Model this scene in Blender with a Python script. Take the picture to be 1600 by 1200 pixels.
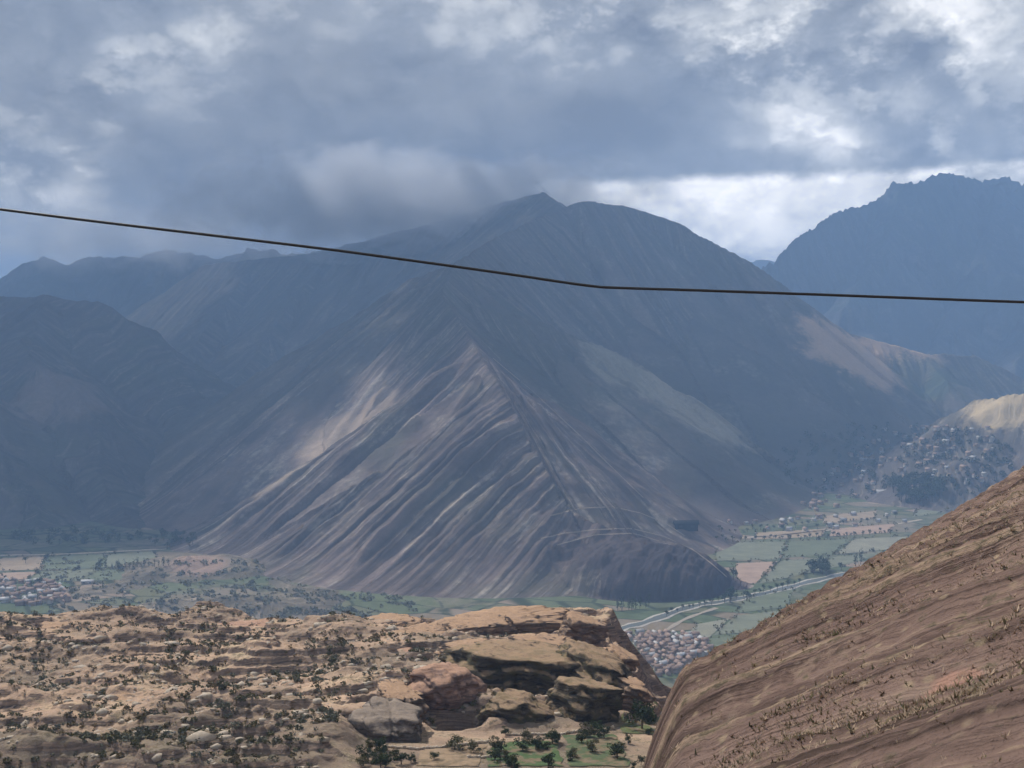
import bpy, math, random
import numpy as np
from mathutils import Vector, Matrix

# ------------------------------------------------------------------ camera, sky, sun, exposure
scene = bpy.context.scene
for o in list(bpy.data.objects):
    bpy.data.objects.remove(o)
COL = scene.collection
F = 1716.0                     # focal length in pixels of the 1600 px wide frame
CAMZ = 600.0                   # camera height over the valley floor
TH = math.atan(60.0 / F)       # camera tilts down a little
cam_d = bpy.data.cameras.new('camera')
cam_d.sensor_width = 36.0
cam_d.lens = 36.0 * F / 1600.0
cam_d.clip_start = 0.5
cam_d.clip_end = 90000.0
cam = bpy.data.objects.new('camera', cam_d)
cam.location = (0, 0, CAMZ)
cam.rotation_euler = (math.pi / 2 - TH, 0, 0)
COL.objects.link(cam)
scene.camera = cam

SUN = Vector((-0.45, 0.54, 0.71)).normalized()
sun_d = bpy.data.lights.new('sun', 'SUN')
sun_d.energy = 4.5
sun_d.angle = math.radians(1.5)
sun_d.color = (1.0, 0.95, 0.88)
sun = bpy.data.objects.new('sun', sun_d)
sun.rotation_euler = SUN.to_track_quat('Z', 'Y').to_euler()
sun.location = (0, 0, 3000)
COL.objects.link(sun)

scene.view_settings.view_transform = 'Standard'
scene.view_settings.look = 'None'
scene.view_settings.gamma = 1.0
scene.view_settings.exposure = 0.22
scene.view_settings.use_curve_mapping = False
try:
    scene.cycles.use_denoising = True
    scene.cycles.max_bounces = 3
    scene.cycles.diffuse_bounces = 2
    scene.cycles.volume_bounces = 1
    scene.cycles.transparent_max_bounces = 4
    scene.cycles.use_adaptive_sampling = True
    scene.cycles.adaptive_threshold = 0.035
    scene.cycles.adaptive_min_samples = 20
except Exception:
    pass


class NT:
    """tiny helper for building node expressions"""
    def __init__(self, tree):
        self.t = tree
        self.n = tree.nodes
        self.l = tree.links

    def put(self, sock, v):
        if isinstance(v, bpy.types.NodeSocket):
            self.l.new(v, sock)
        elif v is not None:
            if sock.type == 'RGBA' and len(v) == 3:
                v = (*v, 1.0)
            sock.default_value = v

    def math(self, op, a, b=None, c=None, clamp=False):
        n = self.n.new('ShaderNodeMath'); n.operation = op; n.use_clamp = clamp
        for i, v in enumerate((a, b, c)):
            if v is not None:
                self.put(n.inputs[i], v)
        return n.outputs[0]

    def add(self, a, b): return self.math('ADD', a, b)
    def sub(self, a, b): return self.math('SUBTRACT', a, b)
    def mul(self, a, b): return self.math('MULTIPLY', a, b)

    def vec(self, x, y, z):
        n = self.n.new('ShaderNodeCombineXYZ')
        for i, v in enumerate((x, y, z)):
            self.put(n.inputs[i], v)
        return n.outputs[0]

    def sep(self, v):
        n = self.n.new('ShaderNodeSeparateXYZ'); self.put(n.inputs[0], v)
        return n.outputs

    def mapping(self, v, scale=(1, 1, 1), loc=(0, 0, 0), rot=(0, 0, 0)):
        n = self.n.new('ShaderNodeMapping')
        self.put(n.inputs['Vector'], v)
        n.inputs['Scale'].default_value = scale
        n.inputs['Location'].default_value = loc
        n.inputs['Rotation'].default_value = rot
        return n.outputs[0]

    def noise(self, v, scale=1.0, detail=4.0, rough=0.55, dist=0.0, lac=2.0):
        n = self.n.new('ShaderNodeTexNoise')
        self.put(n.inputs['Vector'], v)
        n.inputs['Scale'].default_value = scale
        n.inputs['Detail'].default_value = detail
        n.inputs['Roughness'].default_value = rough
        n.inputs['Distortion'].default_value = dist
        n.inputs['Lacunarity'].default_value = lac
        return n.outputs['Fac']

    def voronoi(self, v, scale=1.0, feature='F1', rand=1.0):
        n = self.n.new('ShaderNodeTexVoronoi')
        n.feature = feature
        self.put(n.inputs['Vector'], v)
        n.inputs['Scale'].default_value = scale
        n.inputs['Randomness'].default_value = rand
        return n.outputs

    def ramp(self, fac, stops, interp='LINEAR'):
        n = self.n.new('ShaderNodeValToRGB')
        cr = n.color_ramp; cr.interpolation = interp
        while len(cr.elements) < len(stops):
            cr.elements.new(0.5)
        for e, (p, c) in zip(cr.elements, stops):
            e.position = p
            if not hasattr(c, '__len__'):
                c = (c, c, c)
            e.color = (*c, 1.0) if len(c) == 3 else c
        self.put(n.inputs[0], fac)
        return n.outputs[0]

    def smooth(self, v, lo, hi):
        n = self.n.new('ShaderNodeMapRange'); n.interpolation_type = 'SMOOTHSTEP'
        self.put(n.inputs['Value'], v)
        n.inputs['From Min'].default_value = lo
        n.inputs['From Max'].default_value = hi
        return n.outputs[0]

    def mix(self, fac, a, b, mode='MIX'):
        n = self.n.new('ShaderNodeMix'); n.data_type = 'RGBA'; n.blend_type = mode
        n.clamp_factor = True
        self.put(n.inputs[0], fac)
        self.put(n.inputs[6], a); self.put(n.inputs[7], b)
        return n.outputs[2]

    def scale_col(self, col, k):
        n = self.n.new('ShaderNodeVectorMath'); n.operation = 'SCALE'
        self.put(n.inputs[0], col); self.put(n.inputs['Scale'], k)
        return n.outputs[0]

    def bump(self, h, strength=0.5, dist=1.0):
        n = self.n.new('ShaderNodeBump')
        n.inputs['Strength'].default_value = strength
        n.inputs['Distance'].default_value = dist
        self.put(n.inputs['Height'], h)
        return n.outputs[0]


# ---- the sky: a Nishita sky behind a broken overcast of procedural clouds
world = bpy.data.worlds.new('World')
scene.world = world
world.use_nodes = True
wt = NT(world.node_tree)
wt.n.clear()
w_out = wt.n.new('ShaderNodeOutputWorld')
w_bg = wt.n.new('ShaderNodeBackground')
sky = wt.n.new('ShaderNodeTexSky')
sky.sky_type = 'NISHITA'
sky.sun_disc = False
sky.sun_elevation = math.asin(SUN.z)
sky.sun_rotation = math.atan2(SUN.x, SUN.y)
sky.altitude = 3000.0
tc = wt.n.new('ShaderNodeTexCoord')
D = tc.outputs['Generated']
dx, dy, dz = wt.sep(D)[:3]
az = wt.math('ARCTAN2', dx, dy)               # 0 = straight ahead, + = right
el = wt.math('ARCSINE', dz)
# two octaves of domain warp give the blobs below ragged cloud edges
wv = wt.mapping(D, scale=(1, 1, 1.55))
def wnoise(scale, off, detail=3.0, rough=0.6, dist=0.0):
    return wt.sub(wt.noise(wt.mapping(wv, loc=off), scale, detail, rough, dist), 0.5)
n1 = wnoise(5.0, (3.1, 1.7, 0.3))
n2 = wnoise(5.0, (-7.2, 4.4, 2.9))
n3 = wnoise(16.0, (1.2, 8.4, 5.0), 5.0, 0.62)
n4 = wnoise(17.0, (5.2, 2.4, 9.0), 4.0, 0.62)
azw = wt.add(az, wt.add(wt.mul(n1, 0.20), wt.mul(n3, 0.10)))
elw = wt.add(el, wt.add(wt.mul(n2, 0.085), wt.mul(n4, 0.05)))

def sky_blob(u, v, ru, rv, amp, soft=1.0, warp=True, tilt=0.0):
    """a bank of brighter (or darker) cloud in a direction of the sky"""
    a0 = math.atan((u - 800) / F); e0 = math.atan((540 - v) / F * math.cos(a0))
    A = wt.sub(azw if warp else az, a0)
    E = wt.sub(elw if warp else el, e0)
    if tilt:
        A2 = wt.add(wt.mul(A, math.cos(tilt)), wt.mul(E, math.sin(tilt)))
        E = wt.sub(wt.mul(E, math.cos(tilt)), wt.mul(A, math.sin(tilt)))
        A = A2
    A = wt.mul(A, F / ru); E = wt.mul(E, F / rv)
    r2 = wt.math('MULTIPLY_ADD', A, A, wt.mul(E, E))
    return wt.mul(wt.math('POWER', 0.36788, r2), amp)

SKY_BLOBS = [
    # u, v, ru, rv, amplitude, tilt
    (1450, 60, 330, 120, 0.30, 0.0),
    (1130, 20, 140, 50, 0.22, 0.0),
    (1230, 160, 90, 60, 0.22, 0.0),
    (880, 65, 80, 40, 0.20, 0.0),
    (1330, 225, 110, 26, 0.22, -0.1),
    (110, 140, 240, 48, 0.20, 0.30),
    (60, 275, 110, 45, 0.24, 0.1),
    (280, 20, 90, 45, 0.16, 0.0),
    (700, 40, 130, 50, 0.08, 0.0),
    (60, 370, 200, 60, 0.14, 0.0),
    (620, 150, 260, 160, -0.13, 0.0),
    (1000, 215, 260, 70, -0.28, 0.0),
    (500, 265, 260, 30, -0.09, 0.05),
    (350, 200, 200, 50, -0.06, 0.2),
    (240, 90, 60, 40, 0.05, 0.0),
    (200, 60, 100, 60, -0.06, 0.0),
    (1560, 230, 120, 40, -0.06, 0.0),
]
big = wnoise(3.2, (11.0, -3.0, 4.0), 3.0, 0.58)
fine = wnoise(9.0, (2.0, 13.0, -4.0), 5.0, 0.60, 0.4)
def billow(scale, off, warp):
    """puffy cumulus relief: round cells, broken up by noise"""
    n = wt.n.new('ShaderNodeTexVoronoi'); n.feature = 'F1'
    q3 = wt.n.new('ShaderNodeVectorMath'); q3.operation = 'ADD'
    wt.put(q3.inputs[0], wt.mapping(wv, loc=off)); wt.put(q3.inputs[1], wt.vec(wt.mul(n1, warp), wt.mul(n4, warp), wt.mul(n3, warp)))
    wt.put(n.inputs['Vector'], q3.outputs[0])
    n.inputs['Scale'].default_value = scale
    n.inputs['Detail'].default_value = 1.0; n.inputs['Roughness'].default_value = 0.55
    return wt.sub(0.5, n.outputs['Distance'])
puff = billow(11.0, (0.4, 2.0, 7.0), 0.16)
banks = None
for (u, v, ru, rv, amp, tl) in SKY_BLOBS:
    g_ = sky_blob(u, v, ru, rv, amp, tilt=tl)
    banks = g_ if banks is None else wt.add(banks, g_)
detail = wt.add(wt.mul(fine, 0.70), wt.add(wt.mul(n3, 0.38), wt.mul(puff, 0.62)))
detail = wt.mul(detail, wt.add(0.55, wt.mul(wt.math('MAXIMUM', banks, -0.1), 1.9)))   # lit banks show more relief
bright = wt.add(wt.add(0.325, wt.mul(big, 0.34)), wt.add(banks, detail))
# the flat dark base of the cloud deck, with the pale cumulus far off below it
e_base = wt.add(0.1485, wt.mul(n3, 0.014))
below = wt.math('SUBTRACT', 1.0, wt.smooth(wt.sub(el, e_base), -0.006, 0.006))
gap = wt.mul(below, wt.smooth(wt.add(az, wt.mul(n4, 0.05)), 0.0, 0.06))
gapb = wt.add(0.98, wt.add(wt.mul(fine, 0.5), wt.add(wt.mul(n3, 0.5), wt.mul(puff, 0.6))))
mixg = wt.n.new('ShaderNodeMix'); mixg.data_type = 'FLOAT'
wt.put(mixg.inputs[0], gap); wt.put(mixg.inputs[2], bright); wt.put(mixg.inputs[3], gapb)
bright = mixg.outputs[0]
cloud_col = wt.ramp(bright, [
    (0.00, (0.105, 0.110, 0.125)),
    (0.25, (0.195, 0.200, 0.210)),
    (0.45, (0.375, 0.372, 0.360)),
    (0.70, (0.740, 0.710, 0.670)),
    (1.00, (1.200, 1.130, 1.030))])
skyc = wt.scale_col(sky.outputs[0], 0.09)
thin = wt.smooth(wt.add(fine, wt.mul(big, 0.6)), 0.20, 0.45)     # thin places let the blue through
col = wt.mix(wt.mul(thin, 0.35), cloud_col, skyc)
wt.put(w_bg.inputs['Color'], col)
w_bg.inputs['Strength'].default_value = 1.75
world.cycles.sampling_method = 'MANUAL'
world.cycles.sample_map_resolution = 128
wt.l.new(w_bg.outputs[0], w_out.inputs['Surface'])

# ------------------------------------------------------------------ helpers
rng = np.random.default_rng(7)
random.seed(7)

def P(u, v, dist):
    """point at ground distance dist (along +Y) seen at pixel (u, v) of the 1600x1200 photograph"""
    a = (u - 800.0) / F
    b = (600.0 - v) / F
    d = np.array([a, math.cos(TH) + math.sin(TH) * b, -math.sin(TH) + math.cos(TH) * b])
    d = d * (dist / d[1])
    return np.array([d[0], d[1], d[2] + CAMZ])

def PF(u, v, z=0.0):
    """point on the level z seen at pixel (u, v)"""
    p = P(u, v, 1000.0) - np.array([0, 0, CAMZ])
    k = (z - CAMZ) / p[2]
    return np.array([p[0] * k, p[1] * k, z])

_perm = rng.permutation(4096)
_perm = np.concatenate([_perm, _perm])
_ga = rng.uniform(0, 2 * math.pi, 4096)
_gx, _gy = np.cos(_ga), np.sin(_ga)

def perlin(x, y, seed=0):
    x = np.asarray(x, float); y = np.asarray(y, float)
    xi = np.floor(x).astype(np.int64); yi = np.floor(y).astype(np.int64)
    xf = x - xi; yf = y - yi
    u = xf * xf * xf * (xf * (xf * 6 - 15) + 10)
    v = yf * yf * yf * (yf * (yf * 6 - 15) + 10)
    def g(ix, iy, fx, fy):
        h = _perm[(_perm[(ix + seed * 131) & 4095] + iy + seed * 17) & 4095]
        return _gx[h] * fx + _gy[h] * fy
    a = g(xi, yi, xf, yf); b = g(xi + 1, yi, xf - 1, yf)
    c = g(xi, yi + 1, xf, yf - 1); d = g(xi + 1, yi + 1, xf - 1, yf - 1)
    return ((a + u * (b - a)) + v * ((c + u * (d - c)) - (a + u * (b - a)))) * 1.5

def fbm(x, y, octv=5, seed=0, gain=0.5, lac=2.03):
    s = 0.0; a = 1.0
    for k in range(octv):
        s = s + a * perlin(x + 17.3 * k, y - 9.1 * k, seed + k)
        x = x * lac; y = y * lac; a *= gain
    return s

def ridged(x, y, octv=4, seed=0, gain=0.5, lac=2.1):
    s = 0.0; a = 1.0
    for k in range(octv):
        s = s + a * (1.0 - 2.0 * np.abs(perlin(x + 5.7 * k, y + 3.3 * k, seed + k)))
        x = x * lac; y = y * lac; a *= gain
    return s

def sstep(a, b, x):
    t = np.clip((x - a) / (b - a), 0, 1)
    return t * t * (3 - 2 * t)

def smax(a, b, k):
    return np.maximum(a, b) + np.maximum(k - np.abs(a - b), 0) ** 2 / (4 * k)

def mesh_np(name, V, tris=None, quads=None, mats=(), uv=None, smooth=False, midx=None, parent=None, attrs=None):
    me = bpy.data.meshes.new(name)
    V = np.ascontiguousarray(V, dtype=np.float32)
    faces = []
    nt = 0 if tris is None else len(tris)
    nq = 0 if quads is None else len(quads)
    loops = []
    if nt: loops.append(np.asarray(tris, np.int32).ravel())
    if nq: loops.append(np.asarray(quads, np.int32).ravel())
    loops = np.concatenate(loops)
    start = np.concatenate([np.arange(nt) * 3, nt * 3 + np.arange(nq) * 4]).astype(np.int32)
    tot = np.concatenate([np.full(nt, 3), np.full(nq, 4)]).astype(np.int32)
    me.vertices.add(len(V)); me.vertices.foreach_set('co', V.ravel())
    me.loops.add(len(loops)); me.loops.foreach_set('vertex_index', loops)
    me.polygons.add(nt + nq)
    me.polygons.foreach_set('loop_start', start)
    me.polygons.foreach_set('loop_total', tot)
    if smooth:
        me.polygons.foreach_set('use_smooth', np.ones(nt + nq, bool))
    for m in mats:
        me.materials.append(m)
    if midx is not None:
        me.polygons.foreach_set('material_index', np.asarray(midx, np.int32))
    if uv is not None:
        l = me.uv_layers.new(name='UVMap')
        l.data.foreach_set('uv', np.asarray(uv, np.float32)[loops].ravel())
    if attrs:
        for k, a in attrs.items():
            at = me.attributes.new(k, 'FLOAT', 'POINT')
            at.data.foreach_set('value', np.asarray(a, np.float32).ravel())
    me.update(calc_edges=True)
    me.validate()
    o = bpy.data.objects.new(name, me)
    COL.objects.link(o)
    if parent is not None:
        o.parent = parent
    return o

def grid_quads(nr, nc):
    i = np.arange(nr * nc).reshape(nr, nc)
    return np.stack([i[:-1, :-1], i[:-1, 1:], i[1:, 1:], i[1:, :-1]], -1).reshape(-1, 4)

def structure(o, label=None):
    o['kind'] = 'structure'
    if label: o['label'] = label
    return o

def stuff(o, label, cat=None):
    o['kind'] = 'stuff'; o['label'] = label
    if cat: o['category'] = cat
    return o

def tag(o, label, cat, group=None):
    o['label'] = label; o['category'] = cat
    if group: o['group'] = group
    return o

def material(name, rough=0.95, spec=0.15):
    m = bpy.data.materials.new(name); m.use_nodes = True
    nt = NT(m.node_tree)
    b = m.node_tree.nodes['Principled BSDF']
    b.inputs['Roughness'].default_value = rough
    b.inputs['Specular IOR Level'].default_value = spec
    return m, nt, b

def flat_mat(name, c, rough=0.9, var=0.25, scale=0.6):
    m, t, b = material(name, rough)
    g = t.n.new('ShaderNodeNewGeometry')
    f = t.noise(g.outputs['Position'], scale, 3.0)
    oi = t.n.new('ShaderNodeObjectInfo')
    k = t.add(t.mul(t.sub(f, 0.5), 2 * var), t.add(0.8, t.mul(oi.outputs['Random'], 0.4)))
    t.put(b.inputs['Base Color'], t.scale_col((*c,), k) if False else t.mix(1.0, (*c, 1), t.vec(k, k, k), 'MULTIPLY'))
    return m

# ------------------------------------------------------------------ mountains
def ridge_field(X, Y, ridges, k=25.0, fan=None):
    Z = np.full(X.shape, -1e4); S = np.zeros(X.shape); Dd = np.full(X.shape, 1e4)
    for ri, (pts, slope) in enumerate(ridges):
        p = np.array(pts)
        z = np.full(X.shape, -1e4); s_ = np.zeros(X.shape); d_ = np.full(X.shape, 1e4)
        L0 = ri * 7919.0
        ch = p[-1, :2] - p[0, :2]; ch = ch / np.linalg.norm(ch)
        chord = L0 + (X - p[0, 0]) * ch[0] + (Y - p[0, 1]) * ch[1]
        for a, b in zip(p[:-1], p[1:]):
            ex, ey = b[0] - a[0], b[1] - a[1]
            L = math.hypot(ex, ey) + 1e-6
            t = ((X - a[0]) * ex + (Y - a[1]) * ey) / (L * L)
            tc_ = np.clip(t, 0, 1)
            dd = np.hypot(X - (a[0] + tc_ * ex), Y - (a[1] + tc_ * ey))
            over = (t - tc_) * L
            side = ((X - a[0]) * ey - (Y - a[1]) * ex) / L
            zz = a[2] + tc_ * (b[2] - a[2]) - slope * (np.where(side > 0, 1.0 + 0.6 * np.clip(side / 120.0, 0, 1), 1.0) if fan is not None and ri == 0 else 1.0) * (dd * 1.12 - 0.12 * dd * dd / (dd + 600.0))
            ss = (chord if ri == 0 else L0 + tc_ * L + over / (dd + 1.0) * 140.0) + np.where(side > 0, 3331.0, 0.0)
            if ri == 0 and fan is not None:      # the nose of the spur: gullies spread from its top
                fx, fy = fan
                an = np.arctan2(X - fx, fy - Y) * 1000.0
                ss = np.arctan2(4488.0 - Y, 1129.0 - X) * 1700.0
                ss = np.where(side > 0, an + 9000.0, ss)
            w = zz > z
            z = np.where(w, zz, z); s_ = np.where(w, ss, s_); d_ = np.where(w, dd, d_)
            L0 += L
        w = z > Z
        S = np.where(w, s_, S); Dd = np.where(w, d_, Dd)
        Z = smax(Z, z, k)
    return Z, S, Dd

def mountain(name, ridges_px, bounds, res, mat, gully=1.0, gw=(70.0, 24.0), warp=(60.0, 420.0), rough=(18.0, 260.0),
             k=25.0, foot=28.0, seed=1, polar=True, rug=0.0, crag=0.0, fan=None, gwob=9.0, knoll=None):
    x0, x1, y0, y1 = bounds
    nx, ny = res
    q = np.linspace(0, 1, ny)
    ys = y0 * (y1 / y0) ** q
    if polar:     # finer near, coarser far
        Xn = np.linspace(x0, x1, nx)
        X = Xn[None, :] * ys[:, None]; Y = np.repeat(ys[:, None], nx, 1)
    else:
        X, Y = np.meshgrid(np.linspace(x0, x1, nx), np.linspace(y0, y1, ny))
    rid = [([P(*q_) for q_ in pts], sl) for pts, sl in ridges_px]
    wa, ws = warp
    Xw = X + wa * fbm(X / ws, Y / ws, 4, seed)
    Yw = Y + wa * fbm(X / ws + 50, Y / ws, 4, seed + 5)
    Z, S, Dd = ridge_field(Xw, Yw, rid, k, fan)
    ra, rs = rough
    if knoll is not None:
        kx, ky, krx, kry, kh = knoll
        r2 = ((X - kx) / krx) ** 2 + ((Y - ky) / kry) ** 2
        Z = smax(Z, np.where(r2 < 1, kh * np.sqrt(np.maximum(1 - r2, 0)), -200 * (r2 - 1)), 18.0)
    # gullies cut along the fall line
    Sw = S + gwob * fbm(X / 150, Y / 150, 3, seed + 9)
    zero = 0.31
    g1 = np.abs(perlin(Sw / gw[0], zero + Dd / 1400.0, seed + 20))
    g2 = np.abs(perlin(Sw / gw[1], zero + Dd / 500.0, seed + 21))
    g3 = np.abs(perlin(Sw / (gw[0] * 3.2), zero + Dd / 2500.0, seed + 22))
    ramp = sstep(5, 140, Dd) * sstep(-30, 110, Z) * np.clip(1.0 + 0.55 * fbm(X / 260, Y / 260, 3, seed + 60), 0.35, 1.6)
    if knoll is not None:
        ramp = ramp * (1 - 0.65 * (r2 < 1.1)); Z = Z + 7 * fbm(X / 38, Y / 38, 4, seed + 70) * (r2 < 1.1)
    Z = Z + gully * ramp * (gw[0] * 0.55 * (np.sqrt(g1 * g1 + 0.003) - 0.3) + gw[1] * 0.6 * (g2 - 0.3) + gw[0] * 0.7 * (g3 - 0.3))
    Z = Z + ra * fbm(X / rs, Y / rs, 6, seed + 30) * sstep(-30, 150, Z)
    if crag:
        Z = Z + crag * ridged(X / 70, Y / 140, 4, seed + 50) * sstep(700, 1300, Z)
    if rug:
        Z = Z + rug * ridged(X / 330, Y / 330, 5, seed + 40) * sstep(200, 700, Z)
    Z = foot * np.logaddexp(0, Z / foot) - 12.0
    V = np.stack([X, Y, Z], -1).reshape(-1, 3)
    uv = np.stack([S, Dd], -1).reshape(-1, 2) / 100.0
    quads = grid_quads(ny, nx)
    zq = Z.reshape(-1)[quads].max(1)
    quads = quads[zq > -9.0]
    used = np.unique(quads); remap = np.zeros(len(V), np.int64); remap[used] = np.arange(len(used))
    o = mesh_np(name, V[used], quads=remap[quads], mats=[mat], uv=uv[used], smooth=True)
    return structure(o)

def mountain_mat(name, soil, pale, green, dark, pale_amt=0.5, green_amt=0.5, streak=0.7, spots=None, veg_shade=None):
    m, t, b = material(name, 1.0, 0.0)
    uvn = t.n.new('ShaderNodeUVMap'); uvn.uv_map = 'UVMap'
    g = t.n.new('ShaderNodeNewGeometry'); pos = g.outputs['Position']
    u3 = t.mapping(uvn.outputs[0], scale=(1, 1, 1))
    st1 = t.noise(t.mapping(u3, scale=(3.2, 0.16, 1)), 1.0, 4.0, 0.6, 0.4)
    st2 = t.noise(t.mapping(u3, scale=(9.0, 0.30, 1)), 1.0, 4.0, 0.62, 0.25)
    big = t.noise(t.mapping(pos, scale=(1 / 900,) * 3), 1.0, 4.0, 0.55, 0.5)
    mid = t.noise(t.mapping(pos, scale=(1 / 160,) * 3, loc=(3, 1, 2)), 1.0, 5.0, 0.6, 0.3)
    fin = t.noise(t.mapping(pos, scale=(1 / 22,) * 3, loc=(1, 5, 2)), 1.0, 4.0, 0.65)
    c = t.mix(t.smooth(t.add(t.mul(st1, streak), t.mul(mid, 1 - streak)), 0.38, 0.66), dark, soil)
    c = t.mix(t.mul(t.smooth(t.add(t.mul(big, 0.6), t.mul(mid, 0.5)), 0.50, 0.68), green_amt), c, green)
    c = t.mix(t.mul(t.smooth(t.add(t.mul(st2, 0.55), t.add(t.mul(st1, 0.3), t.mul(fin, 0.2))), 0.53, 0.66), t.mul(t.smooth(mid, 0.34, 0.62), pale_amt * 1.15)), c, pale)
    if veg_shade:      # rear slopes: green brush, with their shade also darkened into the colour
        vy = t.add(t.sep(pos)[1], t.mul(t.sub(big, 0.5), 900.0))
        c = t.mix(t.mul(t.smooth(vy, veg_shade[0], veg_shade[1]), t.add(0.12, t.mul(mid, 0.85))), c, (0.062, 0.068, 0.050, 1))
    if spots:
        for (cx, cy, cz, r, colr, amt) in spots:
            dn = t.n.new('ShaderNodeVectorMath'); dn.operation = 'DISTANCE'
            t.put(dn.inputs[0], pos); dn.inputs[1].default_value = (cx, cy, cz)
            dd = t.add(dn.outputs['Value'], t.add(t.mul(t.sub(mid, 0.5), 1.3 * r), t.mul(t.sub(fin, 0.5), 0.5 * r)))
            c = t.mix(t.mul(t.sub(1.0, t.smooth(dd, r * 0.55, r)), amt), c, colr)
    k = t.add(0.72, t.mul(fin, 0.56))
    c = t.mix(1.0, c, t.vec(k, k, k), 'MULTIPLY')
    t.put(b.inputs['Base Color'], c)
    h = t.add(t.mul(st2, 9.0), t.add(t.mul(fin, 4.0), t.mul(st1, 6.0)))
    t.put(b.inputs['Normal'], t.bump(h, 0.7, 1.0))
    return m

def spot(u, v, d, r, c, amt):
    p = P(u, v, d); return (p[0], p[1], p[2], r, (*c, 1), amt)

PALE = (0.40, 0.345, 0.285, 1)
m_spur = mountain_mat('mountain_scrub', (0.235, 0.178, 0.158, 1), PALE, (0.095, 0.100, 0.068, 1), (0.085, 0.068, 0.062, 1), 0.75, 0.5, 0.7, veg_shade=(3650.0, 4300.0),
    spots=[spot(520, 695, 3790, 170, (0.50, 0.38, 0.28), 0.7), spot(590, 630, 3830, 100, (0.46, 0.35, 0.26), 0.6), spot(450, 745, 3430, 120, (0.46, 0.36, 0.27), 0.55),  # sunlit band of the left face, painted in as paler ground
           spot(1080, 640, 4600, 340, (0.42, 0.37, 0.28), 0.7), spot(960, 590, 4560, 240, (0.36, 0.33, 0.25), 0.6),  # sun patches on the right flank ridge, put into the colour
           spot(1330, 550, 5960, 400, (0.48, 0.33, 0.22), 0.9), spot(1400, 562, 6250, 300, (0.46, 0.31, 0.20), 0.85),  # tan slope, its sunlight added as brighter soil colour
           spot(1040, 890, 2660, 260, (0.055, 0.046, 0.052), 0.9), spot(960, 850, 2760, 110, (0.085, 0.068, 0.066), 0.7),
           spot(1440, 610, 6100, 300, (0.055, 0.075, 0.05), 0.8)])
main_ridges = [
    ([(1118, 884, 2760), (1050, 846, 2790), (980, 828, 2830), (915, 806, 2900), (868, 776, 3000), (836, 715, 3120), (803, 640, 3300),
      (775, 588, 3420), (748, 546, 3560)], 0.60),
    ([(748, 546, 3560), (732, 518, 3780), (690, 453, 4200), (712, 404, 4800), (765, 372, 5400), (830, 340, 5900), (880, 323, 6450)], 0.92),
    ([(880, 323, 6450), (905, 310, 6500), (975, 317, 6600), (1060, 345, 6600), (1120, 377, 6500), (1165, 402, 6450), (1200, 425, 6400), (1250, 472, 6300),
      (1330, 517, 6300), (1440, 548, 6300), (1530, 553, 6400), (1600, 588, 6300), (1720, 640, 6200)], 0.74),
    ([(762, 556, 3530), (815, 598, 3600), (870, 648, 3680), (950, 718, 3800), (1005, 775, 3950), (1030, 800, 3960)], 0.66),
    ([(735, 470, 4350), (830, 500, 4500), (900, 520, 4600), (980, 552, 4700), (1050, 598, 4700), (1100, 632, 4600), (1146, 664, 4600), (1200, 722, 4600), (1245, 762, 4560)], 0.72),
    ([(820, 590, 4050), (900, 620, 4200), (970, 655, 4350), (1040, 705, 4450), (1090, 755, 4400)], 0.72),
    ([(975, 330, 6550), (1010, 400, 6200), (1070, 470, 5950), (1150, 540, 5700), (1230, 600, 5500), (1310, 660, 5300), (1370, 700, 5200), (1420, 742, 5050)], 0.66),
    ([(1250, 478, 6280), (1285, 545, 6150), (1320, 590, 6000), (1370, 640, 5900), (1420, 690, 5800)], 0.55),
    ([(1445, 552, 6300), (1480, 590, 6000), (1500, 630, 5800), (1520, 690, 5500)], 0.5),
    ([(690, 462, 4250), (600, 560, 4300), (500, 640, 4250), (400, 725, 4150), (310, 795, 4000), (262, 830, 3800)], 0.68),
    ([(712, 408, 4800), (640, 432, 5000), (540, 500, 5000), (430, 592, 4900), (330, 690, 4650), (235, 800, 4200)], 0.62),
    ([(882, 323, 6450), (850, 297, 6900), (800, 308, 7200), (740, 328, 7400), (680, 345, 7500), (600, 364, 7600), (540, 380, 7700), (470, 395, 7900), (400, 402, 8100), (320, 410, 8300)], 0.70),
    ([(520, 388, 7700), (470, 450, 7200), (420, 520, 6700), (370, 590, 6200), (310, 670, 5600), (250, 745, 5000), (215, 800, 4500)], 0.68),
    ([(400, 404, 8100), (350, 470, 7400), (300, 540, 6800), (262, 630, 6100), (225, 720, 5400)], 0.66),
]
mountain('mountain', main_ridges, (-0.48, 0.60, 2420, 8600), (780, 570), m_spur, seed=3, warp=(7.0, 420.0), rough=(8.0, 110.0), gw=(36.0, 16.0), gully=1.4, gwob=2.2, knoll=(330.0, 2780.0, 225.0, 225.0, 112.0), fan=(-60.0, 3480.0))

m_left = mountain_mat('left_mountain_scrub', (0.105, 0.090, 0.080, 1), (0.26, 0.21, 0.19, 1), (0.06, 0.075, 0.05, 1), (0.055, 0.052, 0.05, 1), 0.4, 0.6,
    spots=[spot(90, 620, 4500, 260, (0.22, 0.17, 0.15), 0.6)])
left_ridges = [
    ([(-500, 380, 6800), (-250, 430, 6200), (-60, 456, 5700), (0, 458, 5600), (60, 456, 5500), (150, 467, 5500), (197, 492, 5400), (235, 540, 5300), (285, 610, 5100), (340, 690, 4800)], 0.66),
    ([(70, 470, 5400), (40, 518, 4950), (65, 560, 4650), (120, 612, 4450), (155, 690, 4200), (185, 765, 3900), (200, 815, 3650)], 0.62),
    ([(-400, 470, 4800), (-160, 540, 4400), (-50, 600, 4200), (10, 690, 3950), (40, 770, 3750), (50, 815, 3600)], 0.62),
]
mountain('mountain_left', left_ridges, (-1.0, -0.22, 3300, 7200), (330, 300), m_left, seed=11)

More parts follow.
